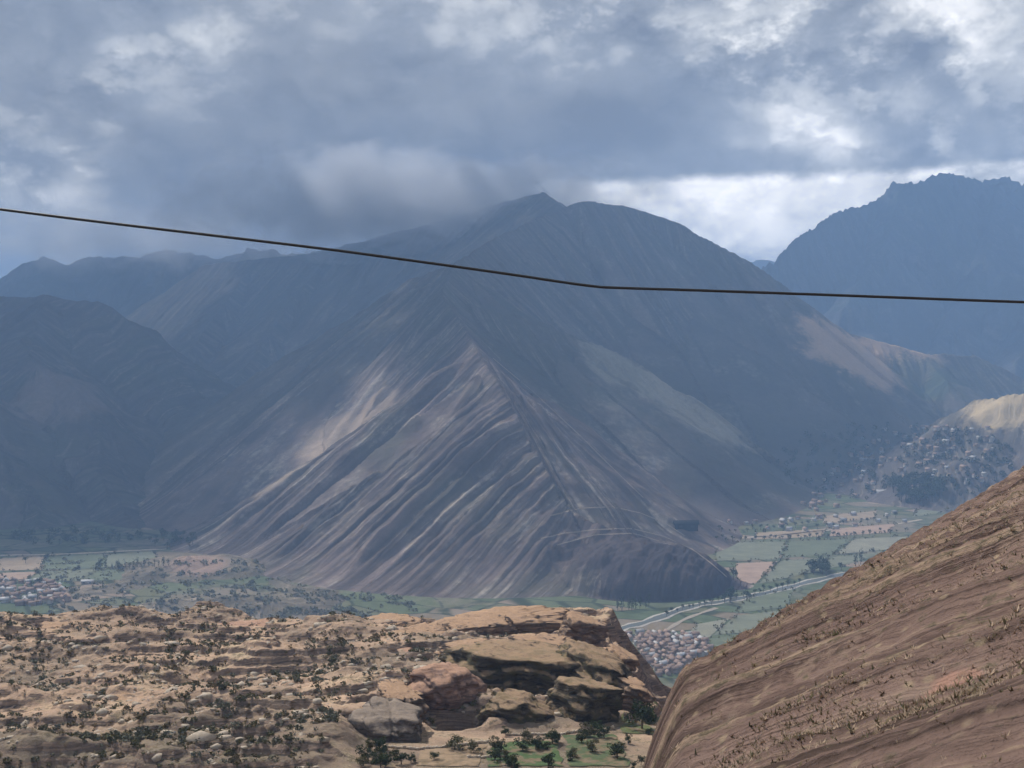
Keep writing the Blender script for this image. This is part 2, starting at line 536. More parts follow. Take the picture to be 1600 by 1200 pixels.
m_far = mountain_mat('far_mountain_rock', (0.085, 0.082, 0.085, 1), (0.20, 0.18, 0.18, 1), (0.05, 0.065, 0.05, 1), (0.05, 0.05, 0.055, 1), 0.3, 0.6)
far_left = [([(-900, 400, 11000), (-300, 430, 10200), (-60, 450, 9600), (0, 427, 9500), (40, 413, 9500), (72, 405, 9500), (110, 412, 9500), (160, 401, 9500), (215, 404, 9400),
              (262, 392, 9400), (330, 402, 9300), (395, 396, 9300), (460, 395, 9300), (540, 410, 9200), (640, 430, 9200)], 0.75),
            ([(262, 396, 9400), (250, 460, 8700), (300, 520, 8000)], 0.6),
            ([(72, 410, 9500), (100, 470, 8700), (60, 520, 8000)], 0.6)]
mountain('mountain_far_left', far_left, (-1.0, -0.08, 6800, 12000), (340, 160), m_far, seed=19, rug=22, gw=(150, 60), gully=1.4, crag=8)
right_ridges = [
    ([(1150, 470, 9000), (1195, 418, 9200), (1238, 386, 9300), (1262, 366, 9400), (1285, 348, 9500), (1320, 330, 9600), (1360, 326, 9700), (1388, 310, 9700), (1408, 290, 9700),
      (1436, 288, 9700), (1466, 281, 9700), (1500, 278, 9800), (1560, 281, 9800), (1610, 292, 9800), (1720, 280, 9900), (1900, 300, 10000), (2200, 330, 10000)], 1.0),
    ([(1412, 290, 9650), (1380, 390, 9000), (1330, 460, 8500), (1290, 540, 8000)], 0.8),
    ([(1560, 290, 9700), (1540, 400, 8900), (1480, 500, 8200), (1440, 590, 7600)], 0.75),
    ([(1720, 270, 9700), (1690, 400, 8800), (1620, 500, 8000), (1580, 590, 7300)], 0.75),
]
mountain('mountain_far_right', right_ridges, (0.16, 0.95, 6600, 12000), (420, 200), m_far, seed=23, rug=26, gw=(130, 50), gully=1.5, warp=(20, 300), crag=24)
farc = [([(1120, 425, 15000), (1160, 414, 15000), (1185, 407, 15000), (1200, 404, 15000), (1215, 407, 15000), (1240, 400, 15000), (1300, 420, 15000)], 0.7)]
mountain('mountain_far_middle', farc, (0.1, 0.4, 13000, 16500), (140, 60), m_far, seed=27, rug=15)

m_mound = mountain_mat('sunlit_mound_soil', (0.17, 0.14, 0.125, 1), (0.36, 0.30, 0.23, 1), (0.09, 0.095, 0.06, 1), (0.10, 0.085, 0.08, 1), 0.5, 0.35,
    spots=[spot(1575, 632, 4450, 230, (0.52, 0.40, 0.24), 0.95)])  # yellowish mound, its sunlit tone put into the soil colour
mound = [([(1440, 712, 4900), (1495, 650, 4700), (1530, 624, 4600), (1575, 613, 4500), (1650, 608, 4450), (1800, 560, 4300), (2000, 520, 4300)], 0.55)]
mountain('hill_right', mound, (0.20, 0.80, 3400, 6400), (220, 150), m_mound, seed=31, gw=(60, 20), gully=0.8)

m_foot = mountain_mat('foothill_scrub', (0.27, 0.215, 0.16, 1), (0.38, 0.30, 0.23, 1), (0.125, 0.125, 0.085, 1), (0.12, 0.105, 0.08, 1), 0.6, 0.45, 0.2,
    spots=[spot(310, 868, 2900, 110, (0.40, 0.27, 0.21), 0.7)])
foothill = [([(140, 915, 2650), (235, 893, 2800), (300, 861, 2950), (350, 862, 2960), (420, 888, 2850), (520, 925, 2600), (600, 950, 2480), (640, 958, 2440)], 0.16),
            ([(60, 965, 2380), (200, 945, 2450), (350, 925, 2500), (480, 940, 2450), (600, 965, 2350)], 0.14)]
mountain('foothill', foothill, (-0.52, 0.02, 2050, 3300), (300, 200), m_foot, seed=37, gully=0.12, rough=(16, 130), foot=6.0, warp=(60, 200))

# ------------------------------------------------------------------ valley floor
def valley_material():
    m, t, b = material('valley_fields', 1.0, 0.0)
    g = t.n.new('ShaderNodeNewGeometry'); pos = g.outputs['Position']
    rot = t.mapping(pos, rot=(0, 0, 0.45))
    wob = t.noise(t.mapping(pos, scale=(1 / 400,) * 3), 1.0, 2.0)
    sc = t.mapping(rot, scale=(1 / 150, 1 / 80, 0))
    vo = t.voronoi(t.vec(t.add(t.sep(sc)[0], t.mul(wob, 0.8)), t.add(t.sep(sc)[1], t.mul(wob, 0.8)), 0.0), 1.0, 'F1', 0.75)
    rnd = t.sep(vo['Color'])[0]
    fieldc = t.ramp(rnd, [(0.0, (0.11, 0.125, 0.075)), (0.22, (0.10, 0.125, 0.07)), (0.40, (0.15, 0.15, 0.09)), (0.55, (0.21, 0.17, 0.12)),
                          (0.70, (0.12, 0.14, 0.08)), (0.82, (0.27, 0.21, 0.16)), (0.92, (0.13, 0.15, 0.085))], 'CONSTANT')
    ed = t.voronoi(t.vec(t.add(t.sep(sc)[0], t.mul(wob, 0.8)), t.add(t.sep(sc)[1], t.mul(wob, 0.8)), 0.0), 1.0, 'DISTANCE_TO_EDGE', 0.75)['Distance']
    c = t.mix(t.sub(1.0, t.smooth(ed, 0.01, 0.05)), fieldc, (0.055, 0.065, 0.04, 1))
    f = t.noise(t.mapping(pos, scale=(1 / 30,) * 3), 1.0, 4.0, 0.6)
    big = t.noise(t.mapping(pos, scale=(1 / 500,) * 3, loc=(4, 2, 0)), 1.0, 3.0, 0.55)
    c = t.mix(t.smooth(t.add(t.mul(big, 0.8), t.mul(f, 0.3)), 0.56, 0.70), c, (0.19, 0.17, 0.125, 1))
    k = t.add(0.65, t.mul(f, 0.7))
    c = t.mix(1.0, c, t.vec(k, k, k), 'MULTIPLY')
    t.put(b.inputs['Base Color'], c)
    return m
m_valley = valley_material()
q = 22000.0
structure(mesh_np('valley_floor', np.array([[-q, -3000, 0], [q, -3000, 0], [q, q, 0], [-q, q, 0]]), quads=[[0, 1, 2, 3]], mats=[m_valley]))

# ------------------------------------------------------------------ haze
def haze_box(x0, x1, y0, y1, z0, z1):
    V = np.array([[x, y, z] for z in (z0, z1) for y in (y0, y1) for x in (x0, x1)], float)
    quads = [[0, 2, 3, 1], [4, 5, 7, 6], [0, 1, 5, 4], [2, 6, 7, 3], [0, 4, 6, 2], [1, 3, 7, 5]]
    m = bpy.data.materials.new('haze'); m.use_nodes = True
    n = m.node_tree.nodes; n.clear()
    out = n.new('ShaderNodeOutputMaterial'); v = n.new('ShaderNodeVolumePrincipled')
    v.inputs['Color'].default_value = (0.37, 0.60, 1.0, 1)
    v.inputs['Density'].default_value = 9.2e-5
    v.inputs['Anisotropy'].default_value = 0.0
    m.node_tree.links.new(v.outputs[0], out.inputs['Volume'])
    return stuff(mesh_np('haze', V, quads=quads, mats=[m]), 'blue valley haze between the mountains')

# ------------------------------------------------------------------ near hillside on the right
EU = (0.839, -0.545)           # up-slope direction on the map
HM, HK, HH = 0.54, 0.0015, 8.0
def hill_z(x, y, detail=True):
    s = -(x * EU[0] + y * EU[1])          # metres down the slope from the camera's contour
    t = x * 0.545 + y * 0.839             # metres along the contour
    sp = np.maximum(s, -60.0)
    quad = np.where(sp < 260, HK * sp * sp, HK * 260 * 260 + 2 * HK * 260 * (sp - 260))
    z = CAMZ - HH - HM * s - np.where(sp > 0, quad, HK * 0.3 * sp * sp)
    edge = s - (0.44 * t + 0.0)
    z = z - 2.6 * (np.sqrt(np.maximum(edge, 0) ** 2 + 4) - 2) * (edge > 0)
    if detail:
        tw = t + 1.0 * fbm(x / 34, y / 34, 3, 61)
        am = sstep(-40, 40, s) * (0.35 + 0.65 * sstep(20, 90, np.hypot(x, y)))
        g1 = np.abs(perlin(tw / 7.5, 0.37 + s / 300, 62)) - 0.3
        g2 = np.abs(perlin(tw / 2.9, 0.11 + s / 110, 63)) - 0.3
        g3 = perlin(tw / 42, 0.77 + s / 400, 64)
        z = z + am * (5.0 * g1 + 1.8 * g2 + 1.4 * g3)
        z = z + 0.28 * fbm(x / 9, y / 9, 4, 66) + 0.13 * fbm(x / 1.6, y / 1.6, 3, 67)
    return z

def hill_hit(u, v):
    d = P(u, v, 1.0) - np.array([0, 0, CAMZ])
    ys = np.concatenate([np.arange(12, 200, 0.4), np.arange(200, 900, 2.0)])
    below = (CAMZ + d[2] * ys) < hill_z(d[0] * ys, ys)
    if not below.any():
        return None
    y = ys[np.argmax(below)]
    return np.array([d[0] * y, y, hill_z(d[0] * y, y)])

def hillside_material():
    m, t, b = material('hillside_soil', 1.0, 0.0)
    uvn = t.n.new('ShaderNodeUVMap'); uvn.uv_map = 'UVMap'
    g = t.n.new('ShaderNodeNewGeometry'); pos = g.outputs['Position']
    wob = t.noise(t.mapping(pos, scale=(1 / 35,) * 3), 1.0, 3.0)
    uvw = t.vec(t.add(t.sep(uvn.outputs[0])[0], t.mul(wob, 2.2)), t.sep(uvn.outputs[0])[1], 0.0)
    band = t.noise(t.mapping(uvw, scale=(1 / 8, 1 / 170, 1)), 1.0, 4.0, 0.6)
    band2 = t.noise(t.mapping(uvw, scale=(1 / 2.2, 1 / 45, 1), loc=(4, 0, 0)), 1.0, 4.0, 0.6)
    pat = t.noise(t.mapping(pos, scale=(1 / 9,) * 3), 1.0, 5.0, 0.65, 0.5)
    fin = t.noise(t.mapping(pos, scale=(1 / 1.1,) * 3), 1.0, 6.0, 0.75)
    c = t.ramp(t.add(t.mul(band, 0.5), t.add(t.mul(band2, 0.38), t.mul(pat, 0.12))),
               [(0.39, (0.065, 0.046, 0.041)), (0.46, (0.140, 0.096, 0.082)), (0.53, (0.205, 0.140, 0.117)), (0.60, (0.285, 0.205, 0.165))])
    c = t.mix(t.mul(t.sub(1.0, t.smooth(t.add(band2, t.mul(t.sub(fin, 0.5), 0.15)), 0.38, 0.47)), 0.75), c, (0.062, 0.045, 0.038, 1))
    c = t.mix(t.mul(t.smooth(t.add(band2, t.mul(t.sub(fin, 0.5), 0.2)), 0.55, 0.64), 0.6), c, (0.34, 0.25, 0.175, 1))
    c = t.mix(t.mul(t.smooth(t.add(t.mul(fin, 0.5), t.mul(pat, 0.6)), 0.58, 0.72), 0.4), c, (0.33, 0.245, 0.18, 1))
    c = t.mix(t.mul(t.smooth(t.add(t.mul(fin, 0.7), t.mul(band2, 0.4)), 0.58, 0.68), 0.75), c, (0.065, 0.06, 0.04, 1))
    for (u, v, r) in ((1485, 1075, 1.7),):
        p = hill_hit(u, v)
        dn = t.n.new('ShaderNodeVectorMath'); dn.operation = 'DISTANCE'
        t.put(dn.inputs[0], pos); dn.inputs[1].default_value = tuple(p)
        dd = t.add(dn.outputs['Value'], t.add(t.mul(t.sub(pat, 0.5), r * 1.6), t.mul(t.sub(fin, 0.5), r * 0.6)))
        c = t.mix(t.mul(t.sub(1.0, t.smooth(dd, r * 0.7, r)), 0.8), c, (0.36, 0.21, 0.16, 1))
    sp = t.voronoi(t.mapping(pos, scale=(1 / 0.9,) * 3), 1.0)
    c = t.mix(t.mul(t.sub(1.0, t.smooth(sp['Distance'], 0.18, 0.42)), t.mul(t.smooth(t.sep(sp['Color'])[0], 0.35, 0.7), 0.45)), c, t.mix(t.smooth(t.sep(sp['Color'])[1], 0.45, 0.55), (0.085, 0.075, 0.05, 1), (0.37, 0.29, 0.19, 1)))
    k = t.add(0.6, t.mul(fin, 0.8))
    c = t.mix(1.0, c, t.vec(k, k, k), 'MULTIPLY')
    t.put(b.inputs['Base Color'], c)
    t.put(b.inputs['Normal'], t.bump(t.add(t.mul(fin, 0.5), t.mul(band2, 2.2)), 0.9, 1.0))
    return m

def build_hillside():
    # rows by distance, columns by direction: dense where it is near
    ys = np.concatenate([np.linspace(-120, 8, 30), 8 + (np.geomspace(1, 62, 380) - 1) * 12.0])
    q_ = np.linspace(0, 1, 440)
    rows = []
    for y in ys:
        lo = -60 - max(y, 0) * 0.30; hi = 75 + max(y, 0) * 0.75
        rows.append(lo + (hi - lo) * q_)
    X = np.array(rows); Y = np.repeat(ys[:, None], len(q_), 1)
    Z = hill_z(X, Y)
    s = -(X * EU[0] + Y * EU[1]); t = X * 0.545 + Y * 0.839
    Z = np.maximum(Z, -4)
    V = np.stack([X, Y, Z], -1).reshape(-1, 3)
    uv = np.stack([t, s], -1).reshape(-1, 2)
    quads = grid_quads(*X.shape)
    zq = Z.reshape(-1)[quads].max(1); quads = quads[zq > -3.5]
    used = np.unique(quads); remap = np.zeros(len(V), np.int64); remap[used] = np.arange(len(used))
    o = mesh_np('hillside', V[used], quads=remap[quads], mats=[hillside_material()], uv=uv[used], smooth=True)
    structure(o)
build_hillside()

# ------------------------------------------------------------------ rocky shelf in the left foreground
def shelf_base(x, y):
    return CAMZ - 127.0 - 0.106 * (y - 330.0)

def shelf_edge(y):
    return np.where(y > 400, 44 - 0.02 * (y - 400), 80.0) + 11 * perlin(y / 45.0, 0.5, 81) + 5 * perlin(y / 14.0, 0.5, 88)

def shelf_back(x):
    return 655 + 22 * perlin(x / 55.0, 0.2, 82) + 10 * perlin(x / 18.0, 0.7, 83)

def shelf_z(x, y):
    z = shelf_base(x, y)
    fld = sstep(-62, -44, x) * (1 - sstep(378, 396, y)) # level field at the right front corner
    n = fbm(x / 120, y / 48, 4, 84)
    a = 9.0 * n + 2.2 * fbm(x / 24, y / 12, 4, 85)
    # bedding ledges: the rolling ground breaks into steps
    st = 3.2
    k = a / st; kf = np.floor(k); fr = k - kf
    fr2 = sstep(0.70, 0.92, fr)
    ter = (kf + fr2 * 0.8 + fr * 0.2) * st
    mixk = sstep(-0.25, 0.35, fbm(x / 60 + 9, y / 60, 3, 86))
    a = a * (1 - mixk) + ter * mixk
    a = a + 0.5 * fbm(x / 4.0, y / 4.0, 4, 87)
    # a cut with a shaded wall in the middle of the shelf, and the low ground below the outcrops
    p = P(415, 1108, 415)
    ex = (x - p[0]) * 0.97 + (y - p[1]) * 0.25; ey = -(x - p[0]) * 0.25 + (y - p[1]) * 0.97
    a = a - 9.0 * np.exp(-(ex / 17) ** 2 - (np.where(ey > 0, ey / 4.0, ey / 12)) ** 2)
    p = P(715, 1140, 395)
    a = a - 15.0 * np.exp(-((x - p[0]) / 8) ** 4 - ((y - p[1]) / 10) ** 4)
    z = z + a * (1 - 0.93 * fld) - 3.5 * fld
    e = np.maximum(x - shelf_edge(y) + 8 * fbm(x / 16, y / 16, 3, 89), 0); z = z - 1.3 * (np.sqrt(e * e + 64) - 8)
    e = np.maximum(y - shelf_back(x), 0); z = z - 0.9 * e
    e = np.maximum(230 - y, 0); z = z - 0.9 * e
    return z

def shelf_material():
    m, t, b = material('shelf_ground', 1.0, 0.0)
    g = t.n.new('ShaderNodeNewGeometry'); pos = g.outputs['Position']
    nz = t.sep(g.outputs['True Normal'])[2]
    big = t.noise(t.mapping(pos, scale=(1 / 60, 1 / 60, 1 / 30)), 1.0, 4.0, 0.55, 0.4)
    mid = t.noise(t.mapping(pos, scale=(1 / 11, 1 / 11, 1 / 5), loc=(5, 1, 1)), 1.0, 5.0, 0.62, 0.3)
    fin = t.noise(t.mapping(pos, scale=(1 / 1.6,) * 3), 1.0, 5.0, 0.7)
    c = t.ramp(t.add(t.mul(big, 0.65), t.mul(mid, 0.4)),
               [(0.36, (0.22, 0.175, 0.135)), (0.46, (0.37, 0.275, 0.20)), (0.55, (0.50, 0.345, 0.245)), (0.64, (0.53, 0.40, 0.27)), (0.75, (0.41, 0.35, 0.22))])
    # greyer, scrubbier ground on the near left
    near = t.sub(1.0, t.smooth(t.add(t.sep(pos)[1], t.mul(t.sub(big, 0.5), 220.0)), 330.0, 430.0))
    c = t.mix(t.mul(near, 0.75), c, t.mix(t.smooth(mid, 0.4, 0.6), (0.13, 0.105, 0.085, 1), (0.22, 0.19, 0.14, 1)))
    c = t.mix(t.mul(t.smooth(t.add(t.mul(fin, 0.6), t.mul(mid, 0.5)), 0.56, 0.66), 0.75), c, (0.10, 0.085, 0.055, 1))
    c = t.mix(t.mul(t.smooth(t.add(t.mul(fin, 0.7), t.mul(big, 0.35)), 0.60, 0.70), 0.55), c, (0.55, 0.43, 0.31, 1))
    # bare rock on the steep faces of the ledges, laid in beds
    zz = t.sep(pos)[2]
    bed = t.noise(t.vec(t.mul(t.sep(pos)[0], 0.03), t.mul(t.sep(pos)[1], 0.03), t.mul(t.add(zz, t.mul(mid, 2.0)), 1.3)), 1.0, 4.0, 0.6)
    rockc = t.ramp(bed, [(0.35, (0.10, 0.082, 0.07)), (0.5, (0.22, 0.165, 0.13)), (0.65, (0.33, 0.235, 0.175))])
    c = t.mix(t.sub(1.0, t.smooth(nz, 0.66, 0.84)), c, rockc)
    # the ploughed and green plots of the level corner
    k = t.add(0.62, t.mul(fin, 0.76))
    c = t.mix(1.0, c, t.vec(k, k, k), 'MULTIPLY')
    t.put(b.inputs['Base Color'], c)
    t.put(b.inputs['Normal'], t.bump(t.add(t.mul(fin, 0.8), t.mul(mid, 1.0)), 0.8, 1.0))
    return m

def build_shelf():
    xs = np.concatenate([np.linspace(-460, -250, 50, endpoint=False), np.linspace(-250, 70, 380, endpoint=False), np.linspace(70, 240, 30)])
    ys = np.concatenate([np.linspace(150, 310, 20, endpoint=False), np.linspace(310, 690, 400, endpoint=False), np.linspace(690, 1150, 30)])
    X, Y = np.meshgrid(xs, ys)
    Z = np.maximum(shelf_z(X, Y), -5)
    V = np.stack([X, Y, Z], -1).reshape(-1, 3)
    o = mesh_np('rocky_shelf', V, quads=grid_quads(*X.shape), mats=[shelf_material()], smooth=True)
    structure(o)
build_shelf()

# ------------------------------------------------------------------ rock outcrops
from mathutils import noise as mn
def ico(sub):
    import bmesh
    bm = bmesh.new(); bmesh.ops.create_icosphere(bm, subdivisions=sub, radius=1.0)
    V = np.array([v.co for v in bm.verts]); T = np.array([[v.index for v in f.verts] for f in bm.faces]); bm.free()
    return V, T
ICO5 = ico(5); ICO3 = ico(3); ICO2 = ico(2); ICO1 = ico(1)

def rock_material(name, top, face, dark, moss=0.0):
    m, t, b = material(name, 0.95, 0.1)
    g = t.n.new('ShaderNodeNewGeometry'); pos = g.outputs['Position']
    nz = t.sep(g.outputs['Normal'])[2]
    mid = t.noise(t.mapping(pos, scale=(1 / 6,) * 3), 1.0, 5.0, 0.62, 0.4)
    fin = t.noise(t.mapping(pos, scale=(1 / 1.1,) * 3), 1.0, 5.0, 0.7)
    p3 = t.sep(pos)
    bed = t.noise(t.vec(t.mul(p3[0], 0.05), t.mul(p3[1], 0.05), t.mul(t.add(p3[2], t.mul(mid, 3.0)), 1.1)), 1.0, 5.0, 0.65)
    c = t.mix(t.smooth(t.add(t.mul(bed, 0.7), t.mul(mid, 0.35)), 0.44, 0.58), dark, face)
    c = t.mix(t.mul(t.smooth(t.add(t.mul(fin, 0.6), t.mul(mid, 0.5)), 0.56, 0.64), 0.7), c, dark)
    c = t.mix(t.mul(t.smooth(t.add(nz, t.mul(t.sub(mid, 0.5), 1.6)), 0.55, 0.95), 0.85), c, top)  # upward faces paler: lit tops put into the colour
    if moss:
        c = t.mix(t.mul(t.smooth(t.add(t.mul(mid, 0.7), t.mul(fin, 0.35)), 0.50, 0.62), moss), c, (0.12, 0.115, 0.055, 1))
    k = t.add(0.62, t.mul(fin, 0.76))
    c = t.mix(1.0, c, t.vec(k, k, k), 'MULTIPLY')
    t.put(b.inputs['Base Color'], c)
    t.put(b.inputs['Normal'], t.bump(t.add(t.mul(bed, 1.2), t.mul(fin, 0.5)), 0.8, 1.0))
    return m

def n3(p, sc, seed):
    x, y, z = (p / sc).T
    return (fbm(x + 0.31 * z, y, 4, seed) + fbm(y + 3.7, z - 0.27 * x, 4, seed + 40) + fbm(z + 1.9, x + 0.4 * y, 4, seed + 80)) / 2.2

def rock(name, centre, size, mat, label, planes=16, tilt=(0, 0, 0), strata=0.05, lump=0.10, seed=0, base=ICO5, top=0.8):
    """a blocky rock: a ball cut by random cleavage planes, grooved along its beds and roughened"""
    V, T = base
    r = np.random.default_rng(seed * 7 + 1)
    N = r.normal(size=(planes, 3)); N[:, 2] *= 0.7; N /= np.linalg.norm(N, axis=1)[:, None]
    dk = r.uniform(0.72, 1.0, planes)
    N = np.vstack([N, [[0.05, 0.03, 1.0]], [[0.1, -1, 0.12]], [[1, 0.1, 0.1]], [[-1, 0, 0.15]]]); dk = np.r_[dk, top, 0.86, 0.9, 0.9]
    N /= np.linalg.norm(N, axis=1)[:, None]
    c_ = V @ N.T
    rr = np.where(c_ > 0.05, dk[None, :] / np.maximum(c_, 0.05), 1e3)
    kk = 38.0
    rad = np.minimum(-np.log(np.exp(-kk * np.minimum(rr, 3.0)).sum(1)) / kk, 1.25)
    p = V * rad[:, None] * np.array(size)
    ms = min(size)
    l1 = n3(p, ms * 1.1, seed); l2 = n3(p, ms * 0.32, seed + 3)
    zb = p[:, 2] + 0.35 * ms * l1 + 0.05 * p[:, 0]
    bd = perlin(zb / (ms * 0.22), p[:, 0] / (ms * 4) + seed, seed + 11) + 0.5 * perlin(zb / (ms * 0.08), p[:, 0] / (ms * 3), seed + 12)
    crack = -np.exp(-(perlin((p[:, 0] + 0.4 * p[:, 1]) / (ms * 0.9), zb / (ms * 3.0), seed + 13) / 0.06) ** 2)
    hk = (1.0 + 0.7 * lump * l1 + 0.07 * l2 + strata * 2.0 * np.sign(bd) * np.abs(bd) ** 0.6 + 0.14 * crack)[:, None]
    out = p * np.where(np.array([1, 1, 0]) > 0, hk, 1.0 + 0.8 * lump * l1[:, None] + 0.07 * l2[:, None] + 0.06 * crack[:, None])
    R = np.array(Matrix.Rotation(tilt[2], 3, 'Z') @ Matrix.Rotation(tilt[1], 3, 'Y') @ Matrix.Rotation(tilt[0], 3, 'X'))
    out = out @ R.T
    o = mesh_np(name, out, tris=T, mats=[mat], smooth=True)
    o.location = tuple(centre)
    tag(o, label, 'rock')
    return o

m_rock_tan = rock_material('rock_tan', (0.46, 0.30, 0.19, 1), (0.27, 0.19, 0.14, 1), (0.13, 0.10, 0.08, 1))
m_rock_olive = rock_material('rock_olive', (0.38, 0.26, 0.165, 1), (0.115, 0.092, 0.066, 1), (0.042, 0.035, 0.027, 1), 0.45)  # face colour lowered to stand in for the shaded fronts
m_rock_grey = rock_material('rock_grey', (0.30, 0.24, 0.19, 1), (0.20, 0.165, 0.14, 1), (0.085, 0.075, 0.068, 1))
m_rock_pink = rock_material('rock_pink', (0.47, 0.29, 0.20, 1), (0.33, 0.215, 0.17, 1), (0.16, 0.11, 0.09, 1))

def at_rock(u0, u1, v0, v1, d, depth):
    """centre and half sizes of a rock that fills the pixel box (u0..u1, v0..v1) at distance d"""
    c = P((u0 + u1) / 2, (v0 + v1) / 2, d)
    w = (u1 - u0) / 2 * d / F; h = (v1 - v0) / 2 * d / F
    return c, (w, depth, h)

def put_rock(name, box, d, depth, mat, label, **kw):
    c, sz_ = at_rock(*box, d, depth)
    return rock(name, c, tuple(1.15 * a for a in sz_), mat, label, **kw)
rad_ = math.radians
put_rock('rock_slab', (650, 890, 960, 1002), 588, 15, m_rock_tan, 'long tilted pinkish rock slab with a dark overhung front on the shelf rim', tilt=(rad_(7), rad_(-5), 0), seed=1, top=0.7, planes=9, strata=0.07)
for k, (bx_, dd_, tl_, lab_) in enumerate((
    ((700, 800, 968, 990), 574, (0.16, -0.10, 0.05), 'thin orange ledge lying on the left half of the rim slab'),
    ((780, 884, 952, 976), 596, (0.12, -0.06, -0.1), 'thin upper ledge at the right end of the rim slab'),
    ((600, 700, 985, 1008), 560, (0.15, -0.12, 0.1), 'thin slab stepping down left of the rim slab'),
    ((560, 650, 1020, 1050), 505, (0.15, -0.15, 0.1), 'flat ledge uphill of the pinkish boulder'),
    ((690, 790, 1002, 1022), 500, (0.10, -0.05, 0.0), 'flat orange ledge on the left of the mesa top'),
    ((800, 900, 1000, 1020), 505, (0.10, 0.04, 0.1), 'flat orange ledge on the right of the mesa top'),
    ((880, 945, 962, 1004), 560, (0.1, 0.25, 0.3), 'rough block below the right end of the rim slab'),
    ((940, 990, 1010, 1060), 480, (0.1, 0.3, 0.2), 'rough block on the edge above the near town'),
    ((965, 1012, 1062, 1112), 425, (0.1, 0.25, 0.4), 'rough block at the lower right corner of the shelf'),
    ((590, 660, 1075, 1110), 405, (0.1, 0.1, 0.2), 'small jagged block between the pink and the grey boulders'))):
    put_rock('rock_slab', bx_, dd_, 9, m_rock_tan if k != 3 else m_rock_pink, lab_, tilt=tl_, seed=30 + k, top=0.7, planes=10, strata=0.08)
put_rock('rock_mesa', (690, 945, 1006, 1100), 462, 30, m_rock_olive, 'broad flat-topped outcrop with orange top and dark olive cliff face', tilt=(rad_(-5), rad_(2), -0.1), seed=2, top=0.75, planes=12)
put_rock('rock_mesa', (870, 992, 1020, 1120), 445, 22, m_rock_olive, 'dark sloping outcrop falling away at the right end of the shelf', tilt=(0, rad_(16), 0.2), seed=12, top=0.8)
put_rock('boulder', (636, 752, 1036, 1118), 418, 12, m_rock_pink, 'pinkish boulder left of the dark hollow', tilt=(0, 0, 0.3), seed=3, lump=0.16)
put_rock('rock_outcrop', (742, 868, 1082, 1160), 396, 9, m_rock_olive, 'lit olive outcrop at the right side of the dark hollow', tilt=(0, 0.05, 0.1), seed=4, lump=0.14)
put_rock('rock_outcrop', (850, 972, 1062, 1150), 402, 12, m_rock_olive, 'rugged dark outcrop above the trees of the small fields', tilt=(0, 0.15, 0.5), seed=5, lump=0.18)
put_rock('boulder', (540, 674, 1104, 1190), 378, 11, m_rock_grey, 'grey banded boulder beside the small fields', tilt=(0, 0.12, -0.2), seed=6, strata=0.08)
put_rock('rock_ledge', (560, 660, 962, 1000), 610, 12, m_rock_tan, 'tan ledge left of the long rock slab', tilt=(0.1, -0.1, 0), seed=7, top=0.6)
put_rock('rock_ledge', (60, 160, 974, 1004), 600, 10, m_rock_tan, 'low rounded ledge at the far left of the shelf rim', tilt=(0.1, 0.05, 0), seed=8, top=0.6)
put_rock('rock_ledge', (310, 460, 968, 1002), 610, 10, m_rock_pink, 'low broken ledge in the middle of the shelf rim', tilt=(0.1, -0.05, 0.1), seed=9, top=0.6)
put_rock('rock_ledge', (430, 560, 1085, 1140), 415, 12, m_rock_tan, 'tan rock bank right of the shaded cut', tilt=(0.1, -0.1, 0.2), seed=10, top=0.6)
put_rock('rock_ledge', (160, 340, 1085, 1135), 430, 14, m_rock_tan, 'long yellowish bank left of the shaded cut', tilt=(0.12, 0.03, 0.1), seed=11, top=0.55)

# ------------------------------------------------------------------ finding the ground
def ground_hit(u, v):
    d = P(u, v, 1.0) - np.array([0, 0, CAMZ])
    dv = Vector(d).normalized()
    ok, loc, nrm, idx, ob, mt = scene.ray_cast(DG, Vector((0, 0, CAMZ)), dv, distance=40000)
    return (loc, ob.name, nrm) if ok else (None, '', None)
bpy.context.view_layer.update()
DG = bpy.context.evaluated_depsgraph_get()

# ------------------------------------------------------------------ river, road, plots on the valley floor
def ribbon(name, pts, width, mat, z, seg=6):
    p = np.array(pts)[:, :2]
    # Catmull-Rom
    out = []
    pp = np.vstack([2 * p[0] - p[1], p, 2 * p[-1] - p[-2]])
    for i in range(1, len(pp) - 2):
        for t in np.linspace(0, 1, seg, endpoint=False):
            a, b, c_, d = pp[i - 1:i + 3]
            out.append(0.5 * ((2 * b) + (-a + c_) * t + (2 * a - 5 * b + 4 * c_ - d) * t * t + (-a + 3 * b - 3 * c_ + d) * t ** 3))
    out.append(p[-1]); c2 = np.array(out)
    tg = np.gradient(c2, axis=0); tg /= np.linalg.norm(tg, axis=1)[:, None]
    nr = np.stack([-tg[:, 1], tg[:, 0]], 1)
    w = width / 2 * (1 + 0.25 * np.sin(np.arange(len(c2)) * 1.7))[:, None]
    V = np.concatenate([np.c_[c2 + nr * w, np.full(len(c2), z)], np.c_[c2 - nr * w, np.full(len(c2), z)]])
    n = len(c2); quads = [[i, i + 1, n + i + 1, n + i] for i in range(n - 1)]
    return structure(mesh_np(name, V, quads=quads, mats=[mat]))

